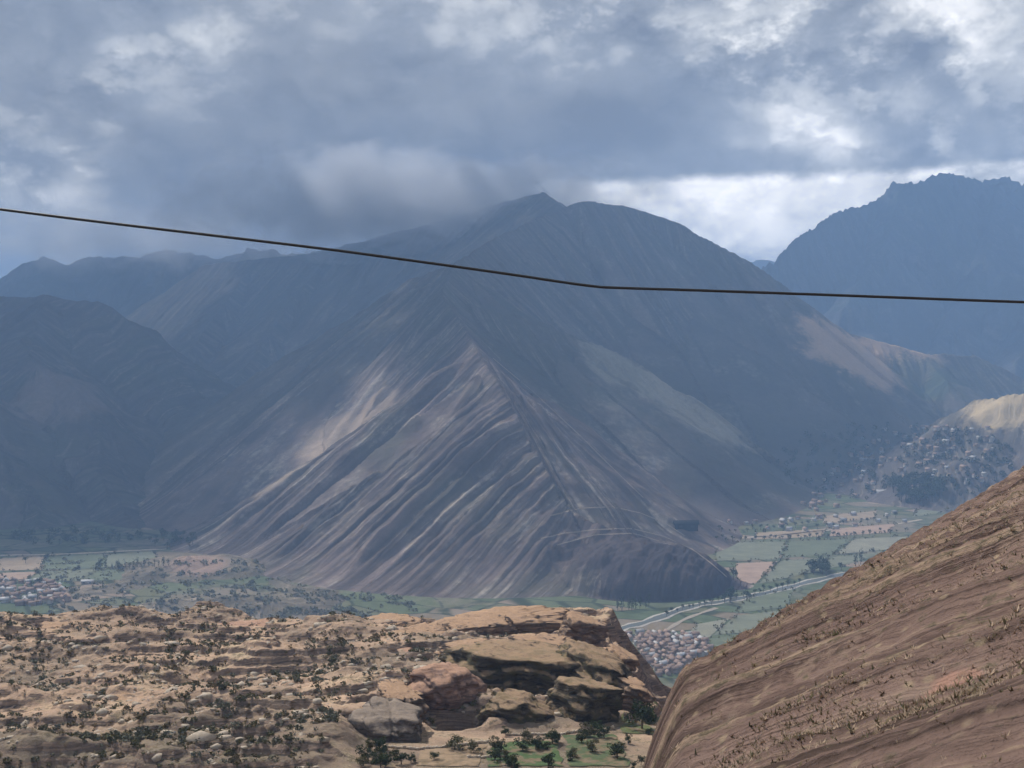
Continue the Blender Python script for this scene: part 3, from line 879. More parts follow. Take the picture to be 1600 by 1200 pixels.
m_water, t_, b_ = material('river_water', 0.25, 0.5); b_.inputs['Base Color'].default_value = (0.14, 0.15, 0.13, 1)
m_gravel = flat_mat('river_gravel', (0.36, 0.33, 0.29), 1.0, 0.4, 0.05)
m_path = flat_mat('worn_path', (0.27, 0.22, 0.175), 1.0, 0.3, 0.02)
m_track = flat_mat('dirt_track', (0.40, 0.34, 0.27), 1.0, 0.3, 0.1)
riv = [PF(*a) for a in ((1420, 868), (1340, 892), (1270, 908), (1200, 926), (1140, 938), (1080, 948), (1010, 972), (960, 985), (900, 1010))]
ribbon('river_bank', riv, 34, m_gravel, 0.5)
ribbon('river', riv, 20, m_water, 0.9)
ribbon('road', [PF(*a) for a in ((1120, 950), (1070, 968), (1035, 990), (1022, 1004), (1060, 1012), (1110, 1008))], 11, m_track, 0.8)
ribbon('road', [PF(*a) for a in ((1110, 842), (1200, 838), (1300, 828), (1380, 822), (1440, 812))], 12, m_track, 0.8)
ribbon('road', [PF(*a) for a in ((0, 868), (100, 866), (180, 862), (260, 858))], 14, m_track, 0.8)

def draped(name, px, width, mat, lift=1.6, n=60):
    px = np.array(px, float); seg = np.r_[0, np.cumsum(np.linalg.norm(np.diff(px, axis=0), axis=1))]
    pts = []
    for t in np.linspace(0, seg[-1], n):
        loc, nm, nr = ground_hit(np.interp(t, seg, px[:, 0]), np.interp(t, seg, px[:, 1]))
        if loc is not None and nm.startswith(('mountain', 'valley', 'foothill', 'hill_right')): pts.append((loc, nr))
    c2 = np.array([p[0] for p in pts]); N = np.array([p[1] for p in pts])
    tg = np.gradient(c2, axis=0); tg /= np.linalg.norm(tg, axis=1)[:, None]
    sd = np.cross(tg, N); sd /= np.linalg.norm(sd, axis=1)[:, None]
    V = np.concatenate([c2 + sd * width / 2 + N * lift, c2 - sd * width / 2 + N * lift]); k = len(c2)
    return structure(mesh_np(name, V, quads=[[i, i + 1, k + i + 1, k + i] for i in range(k - 1)], mats=[mat]))
for px in (((845, 842), (880, 834), (930, 828), (985, 826), (1035, 838), (1080, 858), (1110, 880), (1135, 902)),
           ((860, 806), (905, 795), (955, 792), (1000, 802), (1040, 818), (1070, 838)),
           ((870, 852), (930, 836), (990, 834), (1030, 846)),
           ((770, 560), (830, 610), (905, 680), (960, 735), (1005, 778))):
    draped('track', px, 4.0, m_path)

HEDGE_PTS = []
def plot(name, px, col, rows=0.0, z=0.6):
    V = np.array([PF(u, v, z) for u, v in px])
    for a_, b_ in zip(V, np.roll(V, -1, 0)):
        L_ = np.linalg.norm(b_ - a_)
        HEDGE_PTS.extend([a_ + (b_ - a_) * k_ for k_ in np.arange(0, 1, 11.0 / L_) if random.random() < 0.55])
    m, t, b = material('plot_soil', 1.0, 0.0)
    g = t.n.new('ShaderNodeNewGeometry'); pos = g.outputs['Position']
    f = t.noise(t.mapping(pos, scale=(1 / 40,) * 3), 1.0, 4.0, 0.6, 0.3)
    f2 = t.noise(t.mapping(pos, scale=(1 / 90, 1 / 7, 1), rot=(0, 0, rows)), 1.0, 3.0, 0.6)
    k = t.add(0.45, t.add(t.mul(f, 0.7), t.mul(f2, 0.4)))
    t.put(b.inputs['Base Color'], t.mix(1.0, (*col, 1), t.vec(k, k, k), 'MULTIPLY'))
    structure(mesh_np(name, V, quads=[list(range(len(px)))] if len(px) == 4 else None, tris=None if len(px) == 4 else [list(range(3))], mats=[m]))
GR = (0.150, 0.168, 0.112); GR2 = (0.190, 0.198, 0.142); TN = (0.32, 0.25, 0.18); PK = (0.36, 0.26, 0.20); GY = (0.25, 0.24, 0.18)
for i, (px, c_) in enumerate([
    (((1118, 848), (1230, 846), (1215, 874), (1120, 876)), GR2), (((1234, 846), (1330, 842), (1300, 866), (1220, 872)), GR),
    (((1335, 842), (1420, 838), (1390, 858), (1306, 866)), GY), (((1150, 880), (1215, 877), (1180, 912), (1150, 910)), PK),
    (((1220, 876), (1300, 870), (1250, 898), (1186, 912)), GR2), (((1304, 870), (1385, 862), (1330, 880), (1256, 897)), GR2),
    (((1165, 936), (1240, 920), (1230, 948), (1150, 958)), GR), (((1150, 962), (1232, 952), (1200, 985), (1115, 992)), GR2),
    (((1090, 975), (1140, 966), (1108, 996), (1066, 998)), GY), (((1110, 998), (1190, 988), (1160, 1024), (1090, 1020)), GR),
    (((1180, 832), (1290, 826), (1285, 838), (1182, 843)), TN), (((1300, 826), (1400, 818), (1390, 832), (1296, 838)), PK),
    (((1400, 700), (1470, 694), (1480, 706), (1405, 714)), PK), (((1380, 716), (1440, 712), (1445, 724), (1378, 728)), GY), (((1450, 712), (1520, 708), (1522, 722), (1452, 726)), TN),
    (((1330, 742), (1390, 738), (1385, 752), (1320, 756)), PK), (((1290, 806), (1370, 798), (1365, 810), (1285, 818)), TN), (((1440, 792), (1500, 784), (1480, 800), (1425, 808)), GR2),
    (((0, 872), (70, 870), (60, 890), (0, 892)), TN), (((75, 870), (165, 866), (150, 888), (66, 890)), GR),
    (((0, 895), (60, 893), (40, 905), (0, 906)), PK), (((64, 893), (150, 890), (120, 908), (46, 906)), GR2),
    (((156, 890), (250, 884), (230, 904), (128, 908)), GR), (((170, 866), (240, 862), (245, 880), (160, 886)), GR2)]):
    plot('field', px, c_, 0.2 + 0.37 * i, 0.6 + 0.02 * i)

# plots on the level corner of the shelf, with low stone walls
def shelf_hit(u, v):
    d = P(u, v, 1.0) - np.array([0, 0, CAMZ])
    ys = np.arange(240, 900, 0.5)
    below = (CAMZ + d[2] * ys) < shelf_z(d[0] * ys, ys)
    y = ys[np.argmax(below)]
    return np.array([d[0] * y, y, float(shelf_z(d[0] * y, y))])

def shelf_plot(px, c_, lift):
    a, b, c3, d = [shelf_hit(u, v) for u, v in px]
    n = 14
    V = []
    for i in range(n):
        for j in range(n):
            s_, t_ = i / (n - 1), j / (n - 1)
            p = (a * (1 - t_) + b * t_) * (1 - s_) + (d * (1 - t_) + c3 * t_) * s_
            p = p + np.array([1.3 * float(perlin(p[0] / 5, p[1] / 5, 33)), 1.3 * float(perlin(p[0] / 5 + 9, p[1] / 5, 34)), 0])
            V.append((p[0], p[1], float(shelf_z(p[0], p[1])) + lift))
    m, t, bb = material('crop_plot', 1.0, 0.0)
    g = t.n.new('ShaderNodeNewGeometry'); pos = g.outputs['Position']
    f = t.noise(t.mapping(pos, scale=(1 / 2.2,) * 3), 1.0, 5.0, 0.65)
    f2 = t.noise(t.mapping(pos, scale=(1 / 20, 1 / 0.8, 1), rot=(0, 0, 0.3)), 1.0, 3.0, 0.6)
    k = t.add(0.35, t.add(t.mul(f, 0.8), t.mul(f2, 0.5)))
    f3 = t.noise(t.mapping(pos, scale=(1 / 6,) * 3), 1.0, 5.0, 0.65)
    cc = t.mix(t.smooth(f3, 0.46, 0.60), (*c_, 1), (0.20, 0.155, 0.105, 1))
    t.put(bb.inputs['Base Color'], t.mix(1.0, cc, t.vec(k, k, k), 'MULTIPLY'))
    structure(mesh_np('field', np.array(V), quads=grid_quads(n, n), mats=[m], smooth=True))
shelf_plot(((770, 1160), (870, 1158), (880, 1198), (760, 1198)), (0.085, 0.125, 0.06), 0.25)
shelf_plot(((880, 1150), (960, 1148), (985, 1198), (890, 1198)), (0.10, 0.125, 0.07), 0.27)
shelf_plot(((660, 1172), (758, 1164), (748, 1198), (650, 1198)), (0.30, 0.22, 0.15), 0.23)
shelf_plot(((965, 1112), (1040, 1110), (1060, 1150), (972, 1146)), (0.125, 0.14, 0.07), 0.29)

# ------------------------------------------------------------------ plants
def leafmat(name, c, var=0.5):
    m, t, b = material(name, 0.9, 0.1)
    g = t.n.new('ShaderNodeNewGeometry')
    f = t.noise(t.mapping(g.outputs['Position'], scale=(0.7,) * 3), 1.0, 3.0, 0.6)
    oi = t.n.new('ShaderNodeObjectInfo')
    isl = g.outputs['Random Per Island']
    k = t.add(1.0 - var, t.add(t.mul(f, var * 0.8), t.add(t.mul(isl, var * 0.8), t.mul(oi.outputs['Random'], var * 0.4))))
    t.put(b.inputs['Base Color'], t.mix(1.0, (*c, 1), t.vec(k, k, k), 'MULTIPLY'))
    return m
m_leaf_dark = leafmat('leaf_dark', (0.045, 0.062, 0.030))
m_leaf_olive = leafmat('leaf_olive', (0.115, 0.110, 0.058))
m_leaf_dry = leafmat('leaf_dry', (0.16, 0.125, 0.070))
m_leaf_sage = leafmat('leaf_sage', (0.15, 0.155, 0.115))
m_straw = leafmat('straw', (0.42, 0.31, 0.22), 0.45)
m_leaf_pale = leafmat('leaf_pale', (0.23, 0.22, 0.15))
m_bark = flat_mat('bark', (0.13, 0.10, 0.075))

def clump(n, rx, ry, rz, leaf, r, flat=0.0, zc=None):
    """n leaf-sized triangles spread through an ellipsoid's outer volume (numpy)"""
    d = r.normal(size=(n, 3)); d /= np.linalg.norm(d, axis=1)[:, None]
    rad = r.uniform(0.45, 1.0, n) ** 0.6
    lob = 1 + 0.28 * np.sin(3.1 * d[:, 0] * 2 + 1.3) * np.cos(2.7 * d[:, 1] * 2 + d[:, 2] * 3)
    c_ = d * (rad * lob)[:, None] * np.array([rx, ry, rz])
    if zc is not None: c_[:, 2] += zc
    a = r.normal(size=(n, 3)); a /= np.linalg.norm(a, axis=1)[:, None]
    b = np.cross(a, r.normal(size=(n, 3))); b /= np.linalg.norm(b, axis=1)[:, None]
    s_ = leaf * r.uniform(0.6, 1.4, n)[:, None]
    V = np.stack([c_ + a * s_, c_ - a * s_ * 0.6 + b * s_, c_ - a * s_ * 0.6 - b * s_], 1).reshape(-1, 3)
    T = np.arange(3 * n).reshape(n, 3)
    return V, T

def tube(p0, p1, r0, r1, n=6):
    p0 = np.array(p0, float); p1 = np.array(p1, float)
    ax = p1 - p0; ax /= np.linalg.norm(ax)
    u_ = np.cross(ax, [0.3, 0.9, 0.1]); u_ /= np.linalg.norm(u_); w_ = np.cross(ax, u_)
    an = np.arange(n) * 2 * math.pi / n
    ring = np.cos(an)[:, None] * u_ + np.sin(an)[:, None] * w_
    V = np.concatenate([p0 + ring * r0, p1 + ring * r1])
    Q = [[i, (i + 1) % n, n + (i + 1) % n, n + i] for i in range(n)]
    return V, np.array(Q)

def merge(parts):
    V = []; T = []; k = 0
    for v, t in parts:
        V.append(v); T.append(np.asarray(t) + k); k += len(v)
    return np.concatenate(V), np.concatenate(T)

def tree_meshes(kind, r, n, leafmat_):
    """unit-height tree: (trunk mesh, crown mesh)"""
    if kind == 'poplar':
        tv, tq = tube((0, 0, -0.03), (0.01, 0, 0.75), 0.022, 0.008)
        cv, ct = merge([clump(n // 2, 0.11, 0.11, 0.34, 0.035, r, zc=0.62), clump(n // 2, 0.14, 0.14, 0.26, 0.035, r, zc=0.42)])
    else:
        tb = [tube((0, 0, -0.03), (0.01, 0.0, 0.40), 0.035, 0.022)]
        cs = []
        for _ in range(7):
            an = r.uniform(0, 6.28); rr = r.uniform(0.08, 0.24); zz = r.uniform(0.42, 0.80)
            e_ = (rr * math.cos(an), rr * math.sin(an), zz)
            tb.append(tube((0.01, 0, 0.34), e_, 0.014, 0.005, 5))
            cs.append(tuple(np.array(cl) for cl in clump(n // 7, 0.17, 0.17, 0.14, 0.045, r)))
            cs[-1] = (cs[-1][0] + np.array(e_), cs[-1][1])
        tv, tq = merge(tb); cv, ct = merge(cs)
    a = mesh_np('trunk', tv, quads=tq, mats=[m_bark], smooth=True)
    b = mesh_np('crown', cv, tris=ct, mats=[leafmat_])
    ma, mb = a.data, b.data
    bpy.data.objects.remove(a); bpy.data.objects.remove(b)
    return ma, mb
r0 = np.random.default_rng(3)
TREES = {
    'poplar': [tree_meshes('poplar', r0, 110, m_leaf_dark) for _ in range(2)],
    'round': [tree_meshes('round', r0, 140, m_leaf_dark) for _ in range(3)],
    'olive': [tree_meshes('round', r0, 140, m_leaf_olive) for _ in range(2)],
}
def bush_tree(r, n, leafmat_):
    tb = [tube((0, 0, -0.03), (0.01, 0.0, 0.34), 0.035, 0.02)]; cs = []
    for _ in range(11):
        an = r.uniform(0, 6.28); rr = r.uniform(0.05, 0.36); zz = r.uniform(0.20, 0.80)
        e_ = np.array((rr * math.cos(an), rr * math.sin(an), zz))
        tb.append(tube((0.01, 0, min(0.3, zz * 0.6)), e_, 0.013, 0.004, 5))
        k = r.uniform(0.7, 1.3)
        cl = clump(n // 11, 0.17 * k, 0.17 * k, 0.14 * k, 0.032, r); cs.append((cl[0] + e_, cl[1]))
    tv, tq = merge(tb); cv, ct = merge(cs)
    a = mesh_np('trunk', tv, quads=tq, mats=[m_bark], smooth=True); b = mesh_np('crown', cv, tris=ct, mats=[leafmat_])
    ma, mb = a.data, b.data
    bpy.data.objects.remove(a); bpy.data.objects.remove(b)
    return ma, mb
TREES_NEAR = {
    'round': [bush_tree(r0, 1000, m_leaf_dark) for _ in range(3)],
    'olive': [bush_tree(r0, 1000, m_leaf_olive) for _ in range(3)],
}
def plant_tree(loc, h, kind, label, group, wide=1.0, lib=TREES):
    tm, cm = random.choice(lib[kind])
    e_ = bpy.data.objects.new('tree', None); COL.objects.link(e_)
    e_.location = loc; e_.rotation_euler = (0, 0, random.uniform(0, 6.28)); e_.scale = (h * wide, h * wide, h)
    e_.empty_display_size = 0.1
    tag(e_, label, 'tree', group)
    for nme, me in (('trunk', tm), ('crown', cm)):
        c_ = bpy.data.objects.new(nme, me); COL.objects.link(c_); c_.parent = e_
    return e_

def trees_px(spots, kind, h_px, label, group, wide=1.0, on=None):
    for (u, v) in spots:
        loc, nm, nr = ground_hit(u, v)
        if loc is None: continue
        if on and not nm.startswith(on): continue
        if nm.startswith(('hillside', 'rocky_shelf')): continue
        h = h_px * random.uniform(0.75, 1.25) * loc.y / F
        plant_tree(loc, h, kind, label, group, wide * random.uniform(0.85, 1.2))

def hedges():
    r = np.random.default_rng(78); VV = []
    for p in HEDGE_PTS:
        h = r.uniform(2.0, 8.0) * (1.0 if r.uniform() < 0.85 else 1.8)
        VV.append(clump(14, 0.5 * h, 0.5 * h, 0.42 * h, 0.22 * h, r, zc=0.45 * h)[0] + p + np.array([r.normal() * 4, r.normal() * 4, 0]))
    V = np.concatenate(VV)
    stuff(mesh_np('hedge_bushes', V, tris=np.arange(len(V)).reshape(-1, 3), mats=[m_leaf_olive]), 'uneven hedge bushes along the field edges of the valley')
hedges()

def far_mass(spots, h_px, label):
    r = np.random.default_rng(77); VV = []
    for (u, v) in spots:
        loc, nm, nr = ground_hit(u, v)
        if loc is None or nm.startswith(('hillside', 'rocky_shelf')): continue
        h = h_px * random.uniform(0.75, 1.25) * loc.y / F
        VV.append(clump(40, 0.4 * h, 0.4 * h, 0.42 * h, 0.12 * h, r, zc=0.5 * h)[0] + np.array(loc))
    V = np.concatenate(VV)
    stuff(mesh_np('far_trees', V, tris=np.arange(len(V)).reshape(-1, 3), mats=[m_leaf_dark]), label)

def line_px(pts, n, ju=3, jv=2):
    out = []
    pts = np.array(pts, float)
    seg = np.linalg.norm(np.diff(pts, axis=0), axis=1); cum = np.r_[0, np.cumsum(seg)]
    for t in np.linspace(0, cum[-1], n):
        out.append((np.interp(t, cum, pts[:, 0]) + random.uniform(-ju, ju), np.interp(t, cum, pts[:, 1]) + random.uniform(-jv, jv)))
    return out
def blob_px(u, v, ru, rv, n):
    out = []
    while len(out) < n:
        a, b = random.uniform(-1, 1), random.uniform(-1, 1)
        if a * a + b * b < 1: out.append((u + a * ru, v + b * rv))
    return out

trees_px(blob_px(1290, 893, 28, 7, 16), 'round', 19, 'dark tree in the dense grove beside the river', 'trees of the grove by the river', 1.3)
trees_px([(1337, 885), (1345, 882), (1352, 880)], 'poplar', 27, 'tall narrow tree right of the riverside grove', 'tall trees beside the riverside grove')
trees_px([(1146, 907)], 'round', 22, 'single dark tree at the tip of the mountain spur', None, 1.1)
trees_px(line_px([(1250, 912), (1180, 930), (1100, 946), (1040, 962)], 24), 'round', 11, 'small tree in the row along the river', 'tree row along the river')
trees_px(blob_px(1150, 938, 26, 8, 10), 'round', 16, 'dark tree in the clump on the near river bank', 'tree clump on the river bank')
trees_px(line_px([(925, 955), (955, 956), (1000, 952), (1015, 948)], 14), 'poplar', 22, 'narrow tree in the row at the foot of the mountain', 'tree row at the foot of the mountain')
trees_px(line_px([(1118, 846), (1240, 843), (1330, 838), (1420, 830)], 34, 4, 3), 'round', 9, 'tiny tree in the hedge at the far edge of the green fields', 'far hedge of the green fields')
trees_px(line_px([(1120, 832), (1250, 824), (1400, 812)], 26, 4, 4), 'round', 9, 'tiny tree among the pale plots beyond the green fields', 'trees among the pale plots')
trees_px(blob_px(1432, 770, 42, 18, 46), 'round', 22, 'dark tree in the big grove in front of the far town', 'trees of the big dark grove', 1.2)
far_mass(blob_px(1400, 725, 190, 62, 260), 9, 'small dark trees scattered among the houses of the far town')
trees_px(line_px([(150, 890), (200, 888), (262, 884)], 16, 3, 2), 'poplar', 15, 'small tree in the row across the left green fields', 'tree row across the left fields')
trees_px(blob_px(265, 848, 40, 12, 26), 'round', 13, 'dark tree in the grove at the left foot of the mountain', 'grove at the left foot of the mountain', 1.2)
trees_px([(40, 880)], 'round', 15, 'lone tree on the tan plot, left of a second tree', None)
trees_px([(72, 877)], 'round', 13, 'lone tree at the right edge of the tan plot', None)
far_mass(blob_px(110, 842, 120, 10, 60), 11, 'dim trees along the foot of the shaded left mountain')
trees_px(blob_px(56, 915, 12, 4, 4), 'round', 14, 'dark tree behind the left town', 'trees behind the left town', 1.2)

def near_tree(u, v, hpx, kind, label, group=None, wide=1.0):
    p = shelf_hit(u, v)
    plant_tree(tuple(p), hpx * p[1] / F, kind, label, group, wide, TREES_NEAR)
near_tree(1003, 1140, 52, 'round', 'dense dark tree at the right edge of the small fields')
for k in range(34):
    u = random.uniform(770, 1040); v = random.choice([1150, 1160, 1172, 1186, 1199]) + random.uniform(-4, 4)
    near_tree(u, v, random.uniform(10, 27), random.choice(['round', 'olive', 'round']), 'bushy tree between the small green fields below the outcrops', 'trees of the small green fields', random.uniform(0.9, 1.5))
for k in range(16):
    u = random.uniform(560, 760); v = random.uniform(1172, 1204)
    near_tree(u, v, random.uniform(10, 26), random.choice(['round', 'olive']), 'dark bushy tree below the grey boulder near the stone walls', 'trees by the stone walls', random.uniform(1.0, 1.6))

# low stone walls between the plots
def stone_wall(pts, label):
    e_ = bpy.data.objects.new('stone_wall', None); COL.objects.link(e_)
    P3 = [shelf_hit(u, v) for u, v in pts]
    e_.location = tuple(P3[0])
    tag(e_, label, 'wall')
    rr = random.Random(5)
    base = ICO1
    nv = []; me_list = []
    for k in range(4):
        V, T = base
        q_ = V * (np.abs(V) ** 3).sum(1)[:, None] ** (-1 / 3) * (1 + 0.15 * np.random.default_rng(k).normal(size=(len(V), 1)))
        o = mesh_np('stone', q_, tris=T, mats=[m_stone]); me_list.append(o.data); bpy.data.objects.remove(o)
    for a, b in zip(P3[:-1], P3[1:]):
        L = np.linalg.norm(b - a); n = max(2, int(L / 1.1))
        for i in range(n):
            p = a + (b - a) * (i + 0.5) / n
            o = bpy.data.objects.new('stone', rr.choice(me_list)); COL.objects.link(o); o.parent = e_
            z = float(shelf_z(p[0], p[1]))
            o.location = (p[0] - P3[0][0], p[1] - P3[0][1] + rr.uniform(-.15, .15), z - P3[0][2] + 0.35)
            o.scale = (rr.uniform(.55, .8), rr.uniform(.4, .6), rr.uniform(.5, .9)); o.rotation_euler = (0, 0, rr.uniform(-.4, .4) + math.atan2(b[1] - a[1], b[0] - a[0]))
m_stone = flat_mat('wall_stone', (0.50, 0.42, 0.33), 0.95, 0.35, 1.0)
stone_wall([(600, 1168), (650, 1172), (700, 1168), (765, 1160)], 'low pale stone wall at the upper edge of the small plots')
stone_wall([(730, 1185), (790, 1184)], 'short pale stone wall in front of the small green field')
stone_wall([(790, 1150), (880, 1148), (960, 1138)], 'low stone wall at the foot of the olive outcrop')

# ------------------------------------------------------------------ houses
m_wall_adobe = flat_mat('adobe_wall', (0.36, 0.27, 0.20)); m_wall_white = flat_mat('white_wall', (0.46, 0.42, 0.37))
m_roof_tile = flat_mat('roof_tile', (0.27, 0.19, 0.15)); m_roof_tin = flat_mat('roof_tin', (0.40, 0.385, 0.375), 0.6)
m_dark = flat_mat('dark_roof', (0.015, 0.015, 0.017)); m_glass = flat_mat('window_glass', (0.03, 0.035, 0.045), 0.3)
def house_mesh(kind):
    w, d, h, rh = 1.0, 0.62, 0.42, 0.26
    x, y = w / 2, d / 2
    ov = 0.06
    wm, rm = {'adobe': (m_wall_adobe, m_roof_tile), 'white': (m_wall_white, m_roof_tile), 'tin': (m_wall_white, m_roof_tin), 'dark': (m_dark, m_dark)}[kind]
    V = [(-x, -y, -.2), (x, -y, -.2), (x, y, -.2), (-x, y, -.2), (-x, -y, h), (x, -y, h), (x, y, h), (-x, y, h), (-x, 0, h + rh), (x, 0, h + rh)]
    Q = [[0, 1, 5, 4], [1, 2, 6, 5], [2, 3, 7, 6], [3, 0, 4, 7]]; T = [[5, 6, 9], [7, 4, 8]]
    wall = mesh_np('wall', np.array(V), quads=Q, tris=T, mats=[wm])
    sl = rh / y
    z0 = h - ov * sl
    R = []
    for zt in (0.02, 0.06):
        R += [(-x - ov, -y - ov, z0 + zt), (x + ov, -y - ov, z0 + zt), (x + ov, 0, h + rh + zt), (-x - ov, 0, h + rh + zt), (x + ov, y + ov, z0 + zt), (-x - ov, y + ov, z0 + zt)]
    Q2 = [[6, 7, 8, 9], [9, 8, 10, 11], [1, 0, 3, 2], [2, 3, 5, 4], [0, 1, 7, 6], [4, 5, 11, 10], [0, 6, 9, 3], [3, 9, 11, 5], [1, 2, 8, 7], [2, 4, 10, 8]]
    roof = mesh_np('roof', np.array(R), quads=Q2, mats=[rm])
    W = []; QW = []
    for cx in (-0.26, 0.26):
        for s_ in (-1, 1):
            k = len(W); yy = s_ * (y + 0.012)
            W += [(cx - .08, yy, .14), (cx + .08, yy, .14), (cx + .08, yy, .32), (cx - .08, yy, .32)]; QW.append([k, k + 1, k + 2, k + 3])
    win = mesh_np('window', np.array(W), quads=QW, mats=[m_glass])
    k = len(W)
    md = [wall.data, roof.data, win.data]
    for o in (wall, roof, win): bpy.data.objects.remove(o)
    return md
HOUSES = {k: house_mesh(k) for k in ('adobe', 'white', 'tin', 'dark')}
def house(loc, size, rot, kind, label, group, sc=(1, 1, 1), name='house', cat='house', parts=2):
    e_ = bpy.data.objects.new(name, None); COL.objects.link(e_)
    e_.location = loc; e_.rotation_euler = (0, 0, rot); e_.scale = (size * sc[0], size * sc[1], size * sc[2]); e_.empty_display_size = 0.1
    tag(e_, label, cat, group)
    for nme, me in list(zip(('wall', 'roof', 'window'), HOUSES[kind]))[:parts]:
        c_ = bpy.data.objects.new(nme, me); COL.objects.link(c_); c_.parent = e_
    return e_

def town(area, n, size, kinds, label, group, base_rot, avoid=()):
    placed = []; tries = 0
    while len(placed) < n and tries < n * 25:
        tries += 1
        u, v = area()
        loc, nm, nr = ground_hit(u, v)
        if loc is None or nm.startswith(('hillside', 'rocky', 'rock', 'boulder', 'trunk', 'crown', 'roof', 'wall')) : continue
        if any((loc.x - a) ** 2 + (loc.y - b) ** 2 < (size * 0.95) ** 2 for a, b in placed): continue
        placed.append((loc.x, loc.y))
        house(loc, size * random.uniform(0.75, 1.3), base_rot + random.choice([0, math.pi / 2]) + random.gauss(0, 0.1), random.choice(kinds), label, group)
def quad_area(a, b, c_, d):
    def f():
        s_, t_ = random.random(), random.random()
        p = (np.array(a) * (1 - s_) + np.array(b) * s_) * (1 - t_) + (np.array(d) * (1 - s_) + np.array(c_) * s_) * t_
        return p[0], p[1]
    return f
town(quad_area((975, 992), (1085, 990), (1125, 1030), (960, 1080)), 150, 13, ['adobe', 'adobe', 'adobe', 'white', 'tin'], 'small tile roofed house in the town between the shelf and the brown hillside', 'houses of the near town', 0.4)
town(quad_area((0, 908), (90, 912), (110, 945), (0, 948)), 70, 16, ['adobe', 'tin', 'white'], 'small house in the town on the far left of the valley', 'houses of the left town', 0.2)
town(quad_area((1370, 668), (1550, 668), (1560, 752), (1230, 806)), 120, 19, ['white', 'adobe', 'tin', 'adobe'], 'tiny pale house in the far town at the valley bend', 'houses of the far town', 0.7)
town(quad_area((1130, 815), (1400, 800), (1420, 822), (1130, 836)), 22, 18, ['tin', 'white'], 'tiny farmhouse among the pale plots below the mountain', 'farmhouses among the pale plots', 0.3)
for (u, v, wpx, kind, lab, sc) in (
    (1072, 826, 36, 'dark', 'long black shed behind the spur of the mountain', (1, 0.35, 0.5)),
    (1385, 778, 30, 'tin', 'long white roofed hall left of the big dark grove', (1, 0.5, 0.6)),
    (137, 912, 18, 'tin', 'pale long building alone in the left green field', (1, 0.6, 0.5)),
    (1022, 1088, 26, 'tin', 'white roofed house with a green yard at the foot of the hillside', (1, 0.8, 0.8))):
    loc = Vector(PF(u, v)) if kind != 'dark' else ground_hit(u, v)[0]
    house(loc, wpx * loc.y / F, 0.05, kind, lab, None, sc, 'shed' if kind == 'dark' else 'house', 'shed' if kind == 'dark' else 'house', 3)

# ------------------------------------------------------------------ scrub
def shrub_mesh(r, n, mat, rx=1.0, rz=0.75):
    V, T = clump(n, rx, rx * r.uniform(0.8, 1.1), rz, 0.26, r, zc=0.5)
    o = mesh_np('shrub', V, tris=T, mats=[mat]); me = o.data; bpy.data.objects.remove(o); return me
rs = np.random.default_rng(21)
SHRUBS = [shrub_mesh(rs, 90, m) for m in (m_leaf_olive, m_leaf_sage, m_leaf_dry, m_leaf_sage, m_leaf_olive)]

def shelf_scrub():
    r = np.random.default_rng(5)
    n = 26000
    y = r.uniform(318, 668, n); x = r.uniform(-0.50, 0.09, n) * y
    dens = 0.5 + 1.0 * fbm(x / 34, y / 26, 4, 91)
    keep = (r.uniform(0, 1, n) < np.clip(dens * 0.75 - 0.08, 0.02, 1)) & (x < shelf_edge(y) - 3) & (y < shelf_back(x) - 1)
    keep &= ~((x > -60) & (y < 392))
    x, y = x[keep], y[keep]
    z = shelf_z(x, y)
    h = r.gamma(4.0, 0.17, len(x)) + 0.3
    # the 300 that show largest are things of their own, the rest one mass
    order = np.argsort(-h / y)
    for i in order[:300]:
        o = bpy.data.objects.new('shrub', SHRUBS[int(r.integers(0, 5))]); COL.objects.link(o)
        o.location = (x[i], y[i], z[i] - 0.1); o.rotation_euler = (0, 0, r.uniform(0, 6.28)); o.scale = (h[i] * 0.9, h[i] * 0.9, h[i] * 0.8)
        tag(o, 'larger dry bush scattered on the rocky foreground shelf', 'bush', 'larger bushes on the rocky shelf')
    rest = order[300:5600]
    for m, part in ((m_leaf_olive, rest[0::3]), (m_leaf_sage, rest[1::3]), (m_leaf_dry, rest[2::3])):
        bits = []
        prot = [clump(16, 1.0, 1.0, 0.7, 0.45, r, zc=0.45) for _ in range(6)]
        VV = []; k = 0
        for i in part:
            v_, t_ = prot[int(r.integers(0, 6))]
            VV.append(v_ * h[i] * 0.85 + np.array([x[i], y[i], z[i] - 0.05]))
        V = np.concatenate(VV)
        stuff(mesh_np('scrub', V, tris=np.arange(len(V)).reshape(-1, 3), mats=[m]), 'fine low scrub covering the rocky foreground shelf')
shelf_scrub()

def loose_stones():
    r = np.random.default_rng(8)
    n = 4200
    y = r.uniform(318, 660, n); x = r.uniform(-0.50, 0.08, n) * y
    keep = (x < shelf_edge(y) - 3) & (fbm(x / 22, y / 22, 3, 95) > -0.1) & ~((x > -60) & (y < 392)); x, y = x[keep], y[keep]; z = shelf_z(x, y)
    V0, T0 = ICO1
    VV = []; TT = []; k = 0
    for i in range(len(x)):
        s_ = r.gamma(1.6, 0.42) + 0.2
        v_ = V0 * (1 + 0.22 * r.normal(size=(len(V0), 1))) * np.array([s_ * r.uniform(0.8, 1.6), s_, s_ * 0.6]) + np.array([x[i], y[i], z[i]])
        VV.append(v_); TT.append(T0 + k); k += len(V0)
    stuff(mesh_np('loose_stones', np.concatenate(VV), tris=np.concatenate(TT), mats=[m_stone]), 'loose pale stones strewn over the rocky shelf')
loose_stones()

